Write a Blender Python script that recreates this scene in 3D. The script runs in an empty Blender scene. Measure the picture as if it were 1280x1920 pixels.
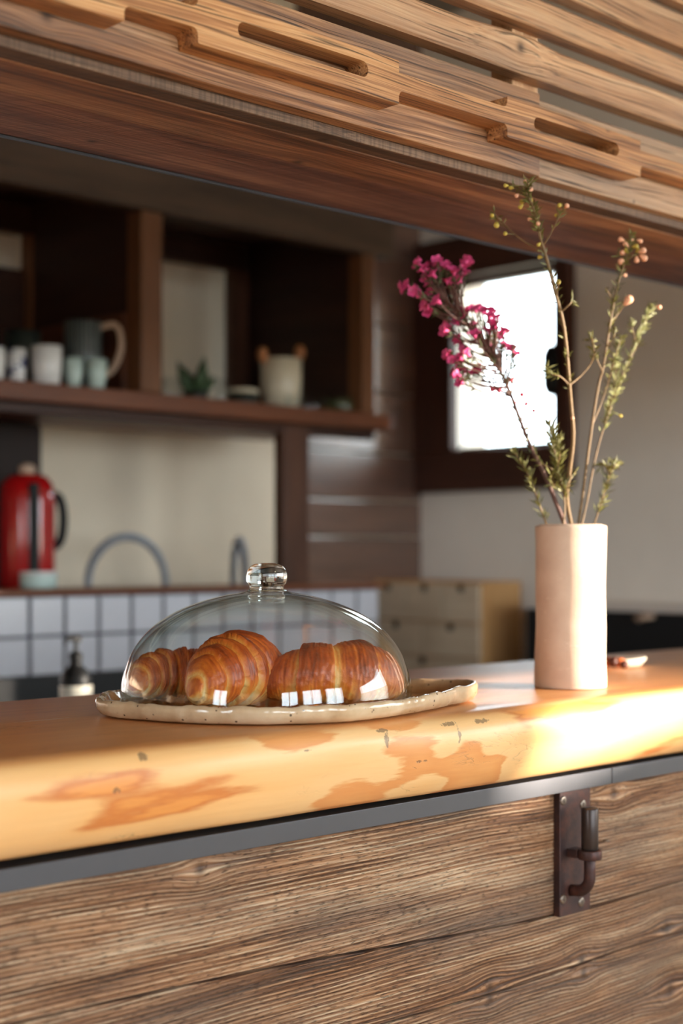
import bpy, bmesh, math, random
from mathutils import Vector, Matrix, noise as mnoise
random.seed(7)
S = bpy.context.scene
COL = S.collection
PI = math.pi

# ------------------------------------------------------------------ camera, world, sun, exposure
CAM_Z = 1.20
F_PX, HORIZON = 2800.0, 1040.0
FW = Vector((.6947, .7193, 0)); RT = Vector((.7193, -.6947, 0))
cam = bpy.data.cameras.new('camera'); cam_o = bpy.data.objects.new('camera', cam); COL.objects.link(cam_o)
cam_o.location = (0, 0, CAM_Z); cam_o.rotation_euler = (PI/2, 0, -math.radians(44.0))
cam.sensor_fit = 'AUTO'; cam.sensor_width = 36; cam.lens = F_PX/1920*36; cam.shift_y = (HORIZON-960)/1920
cam.dof.use_dof = True; cam.dof.focus_distance = 1.43; cam.dof.aperture_fstop = 3.3
cam.clip_start = .02
S.camera = cam_o

W = bpy.data.worlds.new('sky'); S.world = W; W.use_nodes = True
bg = W.node_tree.nodes['Background']
bg.inputs[0].default_value = (.80, .93, 1.0, 1); bg.inputs[1].default_value = 8.0

sun = bpy.data.lights.new('sun', 'SUN'); sun.energy = 14; sun.color = (1, .88, .74); sun.angle = math.radians(1.2)
sun_o = bpy.data.objects.new('sun', sun); COL.objects.link(sun_o)
SUN_AZ = Vector((.588, -.809, 0)).normalized(); SUN_EL = math.radians(7.4)
sd = SUN_AZ*math.cos(SUN_EL) + Vector((0, 0, math.sin(SUN_EL)))
sun_o.rotation_euler = sd.to_track_quat('Z', 'Y').to_euler(); sun_o.location = (8, -6, 5)

def portal(name, loc, direction, sx, sy):
    l = bpy.data.lights.new(name, 'AREA'); l.shape = 'RECTANGLE'; l.size = sx; l.size_y = sy
    l.cycles.is_portal = True
    o = bpy.data.objects.new(name, l); COL.objects.link(o); o.location = loc
    o.rotation_euler = (-Vector(direction)).to_track_quat('Z', 'Y').to_euler()
S.view_settings.view_transform = 'Standard'; S.view_settings.look = 'None'
S.view_settings.gamma = 1; S.view_settings.use_curve_mapping = False
S.view_settings.exposure = 0.60
S.cycles.use_denoising = True
S.cycles.max_bounces = 10; S.cycles.transparent_max_bounces = 24; S.cycles.sample_clamp_indirect = 6

# room extents
XL, XR, YF, YB, ZC = -2.2, 3.2, -3.0, 3.0, 2.75
# window openings (lo, hi along the wall, z lo, z hi)
WIN_R = (2.46, 2.850, 1.475, 2.005)          # the small kitchen window in the right wall
WIN_R2 = (-1.93, .15, .90, 1.97)
WIN_F = [(-1.45, -.30, .7, 2.35), (-.05, 1.10, .7, 2.35), (1.35, 2.5, .7, 2.35)]
WIN_L = (.0, .7, .9, 2.1)
portal('portal_a', (XR+.02, sum(WIN_R[:2])/2, sum(WIN_R[2:])/2), (-1, 0, 0), WIN_R[3]-WIN_R[2], WIN_R[1]-WIN_R[0])
portal('portal_b', (XR+.02, sum(WIN_R2[:2])/2, sum(WIN_R2[2:])/2), (-1, 0, 0), WIN_R2[3]-WIN_R2[2], WIN_R2[1]-WIN_R2[0])
for i, w in enumerate(WIN_F):
    portal('portal_c', (sum(w[:2])/2, YF-.02, sum(w[2:])/2), (0, 1, 0), w[1]-w[0], w[3]-w[2])
portal('portal_d', (XL-.02, sum(WIN_L[:2])/2, sum(WIN_L[2:])/2), (1, 0, 0), WIN_L[3]-WIN_L[2], WIN_L[1]-WIN_L[0])

# ------------------------------------------------------------------ helpers
def at(px, py, x=None, y=None, z=None, d=None):
    """the point in the room seen at photograph pixel (px,py) on a given plane or at camera depth d"""
    r = FW + RT*((px-640)/F_PX) + Vector((0, 0, (HORIZON-py)/F_PX))
    k = d
    if x is not None: k = x/r.x
    elif y is not None: k = y/r.y
    elif z is not None: k = (z-CAM_Z)/r.z
    return Vector((0, 0, CAM_Z)) + r*k

def s2l(r, g, b):
    f = lambda c: (c/255/12.92 if c/255 <= .04045 else ((c/255+.055)/1.055)**2.4)
    return (f(r), f(g), f(b), 1)

class Mat:
    def __init__(s, name):
        s.m = bpy.data.materials.new(name); s.m.use_nodes = True
        s.t = s.m.node_tree; s.b = s.t.nodes['Principled BSDF']; s.out = s.t.nodes['Material Output']
    def put(s, sock, v):
        if hasattr(v, 'is_output'): s.t.links.new(v, sock)
        else:
            if hasattr(sock.default_value, '__len__') and len(sock.default_value) == 4 and len(v) == 3: v = (*v, 1)
            sock.default_value = v
    def n(s, typ, ins={}, out=0, **attrs):
        nd = s.t.nodes.new(typ)
        for k, v in attrs.items(): setattr(nd, k, v)
        for k, v in ins.items(): s.put(nd.inputs[k], v)
        return nd.outputs[out]
    def ma(s, op, a, b=0.0, c=0.0, clamp=False):
        nd = s.t.nodes.new('ShaderNodeMath'); nd.operation = op; nd.use_clamp = clamp
        for i, v in enumerate((a, b, c)): s.put(nd.inputs[i], v)
        return nd.outputs[0]
    def vm(s, op, a, b):
        nd = s.t.nodes.new('ShaderNodeVectorMath'); nd.operation = op
        s.put(nd.inputs[0], a); s.put(nd.inputs[1], b); return nd.outputs[0]
    def noise(s, vec, scale=1.0, detail=4.0, rough=.55, dist=0.0):
        return s.n('ShaderNodeTexNoise', {'Vector': vec, 'Scale': scale, 'Detail': detail, 'Roughness': rough, 'Distortion': dist})
    def ramp(s, fac, stops, mode='LINEAR'):
        nd = s.t.nodes.new('ShaderNodeValToRGB'); nd.color_ramp.interpolation = mode
        e = nd.color_ramp.elements
        while len(e) < len(stops): e.new(.5)
        for el, (p, c) in zip(e, stops):
            el.position = p; el.color = c if hasattr(c, '__len__') else (c, c, c, 1)
        s.put(nd.inputs[0], fac); return nd.outputs[0]
    def mix(s, fac, a, b, blend='MIX'):
        nd = s.t.nodes.new('ShaderNodeMix'); nd.data_type = 'RGBA'; nd.blend_type = blend
        s.put(nd.inputs[0], fac); s.put(nd.inputs[6], a); s.put(nd.inputs[7], b); return nd.outputs[2]
    def set(s, **k):
        for a, v in k.items(): s.put(s.b.inputs[a.replace('_', ' ')], v)
        return s
    def bump(s, h, strength=.5, dist=.002):
        s.put(s.b.inputs['Normal'], s.n('ShaderNodeBump', {'Height': h, 'Strength': strength, 'Distance': dist}))

def plain(name, col, rough=.5, metal=0.0, var=.12, scale=30, bump=0.0, spec=.5, coat=0.0):
    m = Mat(name); tc = m.n('ShaderNodeTexCoord', out=3)
    v = m.noise(tc, scale, 5)
    dark = tuple(c*(1-var) for c in col[:3])+(1,); lite = tuple(min(1, c*(1+var)) for c in col[:3])+(1,)
    m.set(Base_Color=m.ramp(v, [(.3, dark), (.7, lite)]), Roughness=rough, Metallic=metal)
    m.b.inputs['Specular IOR Level'].default_value = spec; m.b.inputs['Coat Weight'].default_value = coat
    if bump: m.bump(v, bump, .002)
    return m.m

def wood(name, stops, axis='X', along=1.6, across=28, ring=0.0, ringfreq=150, fine=.25, grey=None, greyamt=.5, rough=.6,
         bump=.35, bdist=.0015, knots=(), saw=0.0, warp=.012, spec=.35, gscale=3.0, dark=0.0, dticks=5, dac=7):
    """plank wood: grain runs along one object axis; knots = (g, a, size) in the plank's own metres"""
    m = Mat(name); tc = m.n('ShaderNodeTexCoord', out=3)
    sep = m.n('ShaderNodeSeparateXYZ', {0: tc}); so = sep.node.outputs
    g, a, b = {'X': (so[0], so[2], so[1]), 'H': (so[0], so[1], so[2]), 'Y': (so[1], so[2], so[0]), 'Z': (so[2], so[0], so[1])}[axis]
    rnd = m.ma('MULTIPLY', m.n('ShaderNodeObjectInfo', out=5), 37.0)
    kd = None
    aw = a
    for (kg, ka, ks) in knots:
        dg = m.ma('DIVIDE', m.ma('SUBTRACT', g, kg), ks*2.6); da = m.ma('DIVIDE', m.ma('SUBTRACT', a, ka), ks*1.5)
        r2 = m.ma('ADD', m.ma('MULTIPLY', dg, dg), m.ma('MULTIPLY', da, da))
        w = m.ma('POWER', 2.718, m.ma('MULTIPLY', r2, -1.0))
        aw = m.ma('SUBTRACT', aw, m.ma('MULTIPLY', m.ma('MULTIPLY', w, da), ks*1.1))
        dg2 = m.ma('DIVIDE', m.ma('SUBTRACT', g, kg), ks*.55); da2 = m.ma('DIVIDE', m.ma('SUBTRACT', a, ka), ks*.55)
        q = m.ma('POWER', 2.718, m.ma('MULTIPLY', m.ma('ADD', m.ma('MULTIPLY', dg2, dg2), m.ma('MULTIPLY', da2, da2)), -1.0))
        kd = q if kd is None else m.ma('MAXIMUM', kd, q)
    gr = m.ma('ADD', g, rnd)
    wv = m.n('ShaderNodeCombineXYZ', {0: m.ma('MULTIPLY', gr, 2.2), 1: m.ma('MULTIPLY', aw, 7.0), 2: m.ma('MULTIPLY', b, 7.0)})
    wn = m.ma('SUBTRACT', m.noise(wv, 1.0, 2), .5)
    aw = m.ma('ADD', aw, m.ma('MULTIPLY', wn, warp))
    v1 = m.n('ShaderNodeCombineXYZ', {0: m.ma('MULTIPLY', gr, along), 1: m.ma('MULTIPLY', aw, across), 2: m.ma('MULTIPLY', b, across)})
    n1 = m.noise(v1, 1.0, 5, .62)
    v2 = m.n('ShaderNodeCombineXYZ', {0: m.ma('MULTIPLY', gr, along*5), 1: m.ma('MULTIPLY', aw, across*11), 2: m.ma('MULTIPLY', b, across*11)})
    n2 = m.noise(v2, 1.0, 4, .6)
    f = m.ma('ADD', n1, m.ma('MULTIPLY', m.ma('SUBTRACT', n2, .5), fine*2))
    h = f
    if ring:
        rg = m.ma('SINE', m.ma('ADD', m.ma('MULTIPLY', aw, ringfreq*2*PI), m.ma('MULTIPLY', n1, 5.0)))
        rg = m.ma('MULTIPLY', rg, m.ma('ADD', .4, n2))
        f = m.ma('ADD', f, m.ma('MULTIPLY', rg, ring*.36)); h = m.ma('ADD', h, m.ma('MULTIPLY', rg, ring))
    col = m.ramp(f, stops)
    if grey:
        v3 = m.n('ShaderNodeCombineXYZ', {0: m.ma('MULTIPLY', gr, gscale), 1: m.ma('MULTIPLY', aw, gscale*5), 2: m.ma('MULTIPLY', b, gscale*5)})
        gm = m.ramp(m.noise(v3, 1.0, 5, .65), [(.42, 0.0), (.68, greyamt)])
        col = m.mix(gm, col, m.mix(n2, grey, tuple(c*.55 for c in grey[:3])+(1,)))
    if saw:
        v4 = m.n('ShaderNodeCombineXYZ', {0: m.ma('ADD', m.ma('MULTIPLY', gr, 420), m.ma('MULTIPLY', a, 300)), 1: m.ma('MULTIPLY', a, 8), 2: m.ma('ADD', m.ma('MULTIPLY', b, 8), 0.0)})
        sn = m.noise(v4, .5, 2)
        col = m.mix(m.ma('MULTIPLY', m.ramp(sn, [(.45, 0.0), (.6, 1.0)]), saw), col, (.012, .006, .003, 1)); h = m.ma('SUBTRACT', h, m.ma('MULTIPLY', sn, saw))
    if dark:
        v5 = m.n('ShaderNodeCombineXYZ', {0: m.ma('MULTIPLY', gr, along*dticks), 1: m.ma('MULTIPLY', aw, across*dac), 2: m.ma('MULTIPLY', b, across*dac)})
        dk = m.ramp(m.noise(v5, 1.0, 3, .5), [(.57, 0.0), (.66, dark)])
        col = m.mix(dk, col, tuple(c*.22 for c in stops[0][1][:3])+(1,)); h = m.ma('SUBTRACT', h, m.ma('MULTIPLY', dk, .4))
    if kd is not None:
        col = m.mix(m.ma('MULTIPLY', kd, .85), col, (.035, .017, .010, 1)); h = m.ma('ADD', h, m.ma('MULTIPLY', kd, -.25))
    m.set(Base_Color=col, Roughness=m.ma('ADD', rough-.1, m.ma('MULTIPLY', n2, .2)))
    m.b.inputs['Specular IOR Level'].default_value = spec
    if bump: m.bump(h, bump, bdist)
    return m.m

def props(o, label=None, cat=None, group=None, kind=None):
    if label: o['label'] = label
    if cat: o['category'] = cat
    if group: o['group'] = group
    if kind: o['kind'] = kind
    return o
def thing(name, loc, label=None, cat=None, group=None, kind=None):
    o = bpy.data.objects.new(name, None); COL.objects.link(o); o.location = loc; o.empty_display_size = .05
    return props(o, label, cat, group, kind)
def wloc(o):
    p = Vector(o.location)
    while o.parent: o = o.parent; p += Vector(o.location)
    return p
def obj(name, bm, mat, parent=None, smooth=False, bevel=0.0, kind=None, base=False, seg=2):
    bmesh.ops.recalc_face_normals(bm, faces=bm.faces)
    vs = [v.co for v in bm.verts]
    lo = Vector([min(v[i] for v in vs) for i in range(3)]); hi = Vector([max(v[i] for v in vs) for i in range(3)])
    c = (lo+hi)/2
    if base: c.z = lo.z
    bmesh.ops.translate(bm, verts=bm.verts, vec=-c)
    me = bpy.data.meshes.new(name); bm.to_mesh(me); bm.free()
    me.materials.append(mat)
    if smooth: me.polygons.foreach_set('use_smooth', [True]*len(me.polygons))
    o = bpy.data.objects.new(name, me); COL.objects.link(o)
    o.location = c - (wloc(parent) if parent else Vector())
    if parent: o.parent = parent
    if bevel:
        md = o.modifiers.new('b', 'BEVEL'); md.width = bevel; md.segments = seg; md.limit_method = 'ANGLE'; md.angle_limit = math.radians(40)
    if kind: o['kind'] = kind
    return o
def box(bm, x0, x1, y0, y1, z0, z1):
    vs = [bm.verts.new((x, y, z)) for z in (z0, z1) for y in (y0, y1) for x in (x0, x1)]
    for f in ((0, 2, 3, 1), (4, 5, 7, 6), (0, 1, 5, 4), (2, 6, 7, 3), (0, 4, 6, 2), (1, 3, 7, 5)): bm.faces.new([vs[i] for i in f])
    return vs
def boxobj(name, b, mat, parent=None, bevel=0.0, **k):
    bm = bmesh.new(); box(bm, *b); return obj(name, bm, mat, parent, bevel=bevel, **k)
def lathe(bm, prof, c=(0, 0, 0), seg=48, wob=None):
    rings = []
    for (r, z) in prof:
        if r < 1e-6: rings.append([bm.verts.new((c[0], c[1], c[2]+z))]*seg); continue
        ring = []
        for i in range(seg):
            a = 2*PI*i/seg; rr = r + (wob(a, z) if wob else 0)
            ring.append(bm.verts.new((c[0]+rr*math.cos(a), c[1]+rr*math.sin(a), c[2]+z)))
        rings.append(ring)
    for A, B in zip(rings, rings[1:]):
        for i in range(seg):
            j = (i+1) % seg; q = []
            for v in (A[i], A[j], B[j], B[i]):
                if v not in q: q.append(v)
            if len(q) > 2:
                try: bm.faces.new(q)
                except ValueError: pass
def tube(bm, pts, rad, seg=8, cap=True):
    pts = [Vector(p) for p in pts]; n = len(pts)
    if not hasattr(rad, '__len__'): rad = [rad]*n
    up = Vector((.31, .17, .93)); rings = []
    for i, p in enumerate(pts):
        t = (pts[min(i+1, n-1)]-pts[max(i-1, 0)]).normalized()
        if i == 0: x = t.orthogonal().normalized()
        else: x = (x - t*x.dot(t)).normalized()
        y = t.cross(x)
        rings.append([bm.verts.new(p+(x*math.cos(2*PI*k/seg)+y*math.sin(2*PI*k/seg))*rad[i]) for k in range(seg)])
    for A, B in zip(rings, rings[1:]):
        for k in range(seg): bm.faces.new((A[k], A[(k+1) % seg], B[(k+1) % seg], B[k]))
    if cap: bm.faces.new(rings[0]); bm.faces.new(rings[-1])
def smooth_path(pts, sub=5):
    pts = [Vector(p) for p in pts]; out = []
    for i in range(len(pts)-1):
        p0, p1, p2, p3 = pts[max(i-1, 0)], pts[i], pts[i+1], pts[min(i+2, len(pts)-1)]
        for k in range(sub):
            t = k/sub
            out.append(.5*((2*p1)+(p2-p0)*t+(2*p0-5*p1+4*p2-p3)*t*t+(3*p1-p0-3*p2+p3)*t**3))
    return out+[pts[-1]]
def holes_prism(outer, holes, y0, y1):
    """an x-z outline with holes, extruded from y0 (front) to y1"""
    cu = bpy.data.curves.new('c', 'CURVE'); cu.dimensions = '2D'; cu.fill_mode = 'BOTH'; cu.extrude = (y1-y0)/2
    for lp in [outer]+holes:
        sp = cu.splines.new('POLY'); sp.points.add(len(lp)-1); sp.use_cyclic_u = True
        for p, (x, z) in zip(sp.points, lp): p.co = (x, z, 0, 1)
    o = bpy.data.objects.new('c', cu); COL.objects.link(o)
    dg = bpy.context.evaluated_depsgraph_get(); me = bpy.data.meshes.new_from_object(o.evaluated_get(dg))
    bm = bmesh.new(); bm.from_mesh(me)
    bmesh.ops.remove_doubles(bm, verts=bm.verts, dist=1e-5)
    for v in bm.verts: v.co = Vector((v.co.x, (y0+y1)/2 - v.co.z, v.co.y))
    bpy.data.objects.remove(o); bpy.data.curves.remove(cu); bpy.data.meshes.remove(me)
    return bm

# ------------------------------------------------------------------ materials
def C(r, g, b): return s2l(r, g, b)
M_cream = plain('cream_plaster', C(228, 210, 186), .85, var=.04, scale=6, bump=.05)
M_white = plain('white_plaster', C(244, 234, 222), .85, var=.03, scale=6, bump=.05)
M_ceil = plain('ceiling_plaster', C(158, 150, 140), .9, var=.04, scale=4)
M_floor = wood('floor_boards', [(.3, C(176, 140, 104)), (.7, C(212, 176, 136))], across=12, rough=.5)
M_dark = wood('dark_brown_boards', [(.25, C(40, 20, 13)), (.75, C(74, 42, 26))], across=16, rough=.5, bump=.2)
M_darkY = wood('dark_brown_boards_deep', [(.25, C(34, 18, 12)), (.75, C(62, 35, 22))], axis='Y', across=16, rough=.55, bump=.2)
M_darkZ = wood('dark_brown_post', [(.25, C(48, 28, 20)), (.75, C(96, 60, 42))], axis='Z', across=16, rough=.5, bump=.2)
M_shelf = wood('shelf_brown', [(.25, C(84, 44, 24)), (.75, C(128, 74, 44))], across=18, rough=.45, bump=.2)
M_postZ = wood('post_brown', [(.25, C(88, 54, 30)), (.75, C(124, 80, 48))], axis='Z', across=18, rough=.5, bump=.2)
M_header = wood('header_grey_brown', [(.25, C(50, 38, 29)), (.75, C(98, 76, 58))], across=18, rough=.6, bump=.25)
M_plankwall = wood('plank_wall_brown', [(.25, C(70, 42, 30)), (.75, C(120, 78, 56))], across=14, rough=.5, bump=.06, knots=(), spec=.5)
_b = M_plankwall.node_tree.nodes['Principled BSDF']; _b.inputs['Coat Weight'].default_value = 1.0; _b.inputs['Coat Roughness'].default_value = .26; _b.inputs['Coat IOR'].default_value = 2.1
M_frame = wood('window_frame_brown', [(.25, C(46, 24, 16)), (.75, C(84, 46, 30))], axis='Y', across=18, rough=.5, bump=.15)
M_frameZ = wood('window_frame_brown_upright', [(.25, C(46, 24, 16)), (.75, C(84, 46, 30))], axis='Z', across=18, rough=.5, bump=.15)
M_ply = wood('pale_ply', [(.25, C(198, 174, 146)), (.75, C(222, 202, 176))], axis='Y', across=14, rough=.55, bump=.05)
M_plyside = wood('amber_ply', [(.25, C(190, 140, 88)), (.75, C(214, 166, 112))], axis='Z', across=14, rough=.55, bump=.05)
M_black = plain('black_laminate', C(16, 16, 18), .6, var=.1)
M_blackp = plain('black_plastic', C(14, 14, 15), .45, var=.1, spec=.2)
M_worktop = plain('pale_worktop', C(226, 214, 204), .35, var=.03)
M_tile = plain('white_glazed_tile', C(196, 196, 204), .22, var=.03, scale=20)
M_grout = plain('grey_grout', C(96, 94, 100), .9, var=.1)
M_chrome = plain('brushed_steel', C(178, 182, 190), .42, .35, var=.06)
M_iron = plain('grey_steel_strip', C(86, 86, 90), .42, .85, var=.06, scale=9, bump=.02)
M_red = plain('red_enamel', C(168, 18, 20), .18, var=.08, coat=.6)
M_cup = plain('white_porcelain', C(226, 226, 224), .2, var=.02)
M_mint = plain('pale_mint_glaze', C(186, 206, 200), .2, var=.04)
M_stone = plain('cream_stoneware', C(214, 204, 180), .25, var=.05)
M_beige = plain('beige_handle', C(196, 166, 142), .4, var=.05)
M_spoon = plain('spoon_wood', C(182, 122, 78), .5, var=.15)
M_darkceramic = plain('dark_green_ceramic', C(38, 44, 40), .35, var=.2)
M_cactus = plain('dark_green_plant', C(62, 84, 52), .6, var=.25, scale=60)
M_jar = plain('jar_herbs', C(66, 72, 40), .6, var=.3, scale=90)

def thin_glass(name, tint=(.86, .95, .91), amount=1.0):
    m = Mat(name); t = m.t; t.nodes.remove(m.b)
    fac = m.n('ShaderNodeLayerWeight', {'Blend': .5}, out=1)
    f5 = m.ma('ADD', .04, m.ma('MULTIPLY', m.ma('POWER', fac, 5.0), .92))
    tr = m.n('ShaderNodeBsdfTransparent', {0: m.mix(m.ma('POWER', fac, 2.5), (.985, .99, .988, 1), (*tint, 1))})
    gl = m.n('ShaderNodeBsdfGlossy', {'Roughness': .0, 'Color': (1, 1, 1, 1)})
    t.links.new(m.n('ShaderNodeMixShader', {0: m.ma('MULTIPLY', f5, amount), 1: tr, 2: gl}), m.out.inputs[0])
    return m.m
M_glass = thin_glass('clear_dome_glass')
M_pane = thin_glass('window_pane_glass', (.9, .96, .95))
M_tumbler = thin_glass('clear_tumbler_glass', (.75, .84, .84))
mk = Mat('solid_knob_glass'); mk.set(Base_Color=(.93, .98, .95, 1), Roughness=0.0, IOR=1.5); mk.b.inputs['Transmission Weight'].default_value = 1; M_knob = mk.m

# ------------------------------------------------------------------ room shell
def wall_with_holes(name, axis, p0, p1, lo, hi, holes, mat, z1=ZC):
    bm = bmesh.new(); cur = lo
    def bb(a0, a1, z0, zz):
        if a1-a0 < 1e-4 or zz-z0 < 1e-4: return
        if axis == 'X': box(bm, p0, p1, a0, a1, z0, zz)
        else: box(bm, a0, a1, p0, p1, z0, zz)
    for (a, b, z0, zz) in sorted(holes):
        bb(cur, a, 0, z1); bb(a, b, 0, z0); bb(a, b, zz, z1); cur = b
    bb(cur, hi, 0, z1)
    o = obj(name, bm, mat); o['kind'] = 'structure'; return o
T = .14
wall_right = wall_with_holes('wall_right', 'X', XR, XR+T, YF-T, YB+T, [WIN_R, WIN_R2], M_white)
M_roomwood = plain('brown_room_boards', C(128, 100, 76), .7, var=.15, scale=5)
wall_with_holes('wall_left', 'X', XL-T, XL, YF-T, YB+T, [WIN_L], M_roomwood)
wall_with_holes('wall_front', 'Y', YF-T, YF, XL, XR, WIN_F, M_roomwood)
wall_back = wall_with_holes('wall_back', 'Y', YB, YB+T, XL, XR, [], M_cream)
boxobj('floor', (XL-T, XR+T, YF-T, YB+T, -.1, 0), M_floor, kind='structure')
boxobj('ceiling', (XL-T, XR+T, YF-T, YB+T, ZC, ZC+.1), M_ceil, kind='structure')
boxobj('ground', (-30, 30, -30, 30, -.35, -.12), plain('outside_ground', C(150, 140, 120), .9), kind='structure')

boxobj('sun_block_outside', (3.75, 4.15, 1.05, 1.85, -.12, 3.2), M_roomwood, kind='structure')  # unseen block added outside to keep direct sun off the kitchen plank wall
# back wall: dark boards right of the shelf post
for i, (z0, z1) in enumerate([(.86, 1.108), (1.112, 1.248), (1.252, 1.352), (1.356, 1.486), (1.490, 1.66), (1.664, 1.85), (1.854, 2.05), (2.054, 2.3), (2.304, 2.52), (2.524, 2.74)]):
    x0 = 2.72
    boxobj('plank', (x0, XR-.002, YB-.022-.002*(i % 2), YB-.001, z0, z1), M_plankwall, wall_back, bevel=.003)

# kitchen window in the right wall
win = thing('window_1', (XR, 2.65, 1.38), kind='structure')
fx0 = XR-.035
boxobj('casing', (fx0, XR-.001, 2.417, 2.985, 1.378, 1.475+.02), M_frame, win, .004)
boxobj('casing', (fx0, XR-.001, 2.417, 2.985, 1.985, 2.10), M_frame, win, .004)
boxobj('casing', (fx0, XR-.001, 2.417, 2.470, 1.496, 1.984), M_frameZ, win, .004)
boxobj('casing', (fx0, XR-.001, 2.832, 2.985, 1.496, 1.984), M_frameZ, win, .004)
sx0, sx1 = XR+.02, XR+.06
boxobj('sash', (sx0, sx1, WIN_R[0]+.001, WIN_R[1]-.001, WIN_R[2]+.001, 1.508), M_frame, win, .003)
boxobj('sash', (sx0, sx1, WIN_R[0]+.001, WIN_R[1]-.001, 1.968, WIN_R[3]-.001), M_frame, win, .003)
boxobj('sash', (sx0, sx1, WIN_R[0]+.001, 2.49, 1.509, 1.967), M_frameZ, win, .003)
boxobj('pane', (XR+.038, XR+.042, 2.491, WIN_R[1]-.001, 1.51, 1.966), M_pane, win)
p = at(1030, 695, x=3.165)
bm = bmesh.new(); lathe(bm, [(0, -.07), (.014, -.066), (.024, -.045), (.026, 0), (.024, .045), (.014, .066), (0, .07)], (fx0-.004, p.y-.008, p.z), 16)
props(obj('sash_latch', bm, M_blackp, win, True), 'dark rounded latch knuckle')
# the wide windows of the bar room, behind the camera
M_white_frame = plain('painted_window_frame', C(200, 190, 176), .5)
def bar_window(name, axis, p, w, nv, nh):
    t = thing(name, (p, (w[0]+w[1])/2, w[2]) if axis == 'X' else ((w[0]+w[1])/2, p, w[2]), kind='structure')
    def b(n, a0, a1, z0, z1):
        boxobj(n, (p-.03, p+.03, a0, a1, z0, z1) if axis == 'X' else (a0, a1, p-.03, p+.03, z0, z1), M_white_frame, t)
    b('frame', w[0], w[1], w[2], w[2]+.05); b('frame', w[0], w[1], w[3]-.05, w[3])
    b('frame', w[0], w[0]+.05, w[2]+.051, w[3]-.051); b('frame', w[1]-.05, w[1], w[2]+.051, w[3]-.051)
    for i in range(1, nv): a = w[0]+(w[1]-w[0])*i/nv; b('mullion', a-.02, a+.02, w[2]+.051, w[3]-.051)
bar_window('window_2', 'X', XR+.07, WIN_R2, 1, 1)
for i in range(3): bar_window('window_%d' % (i+3), 'Y', YF-.07, WIN_F[i], 2, 1)
bar_window('window_6', 'X', XL-.07, WIN_L, 2, 1)

# unseen sheer half-height curtain added to keep the sun off the front boards
mc = Mat('sheer_white_sun_screen'); mc.t.nodes.remove(mc.b)
mc.t.links.new(mc.n('ShaderNodeMixShader', {0: .15, 1: mc.n('ShaderNodeBsdfTranslucent', {0: (.85, .82, .76, 1)}), 2: mc.n('ShaderNodeBsdfDiffuse', {0: (.85, .82, .76, 1)})}), mc.out.inputs[0])
bm = bmesh.new(); cr = []
for i in range(161):
    y = WIN_R2[0]+.052+(WIN_R2[1]-WIN_R2[0]-.104)*i/160
    cr.append([bm.verts.new((XR+.03+.008*math.sin(i*.9), y, z)) for z in (.952, 1.385)])
for A, B in zip(cr, cr[1:]): bm.faces.new((A[0], B[0], B[1], A[1]))
cu_ = obj('sun_screen', bm, mc.m, bpy.data.objects['window_2'], True)

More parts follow.
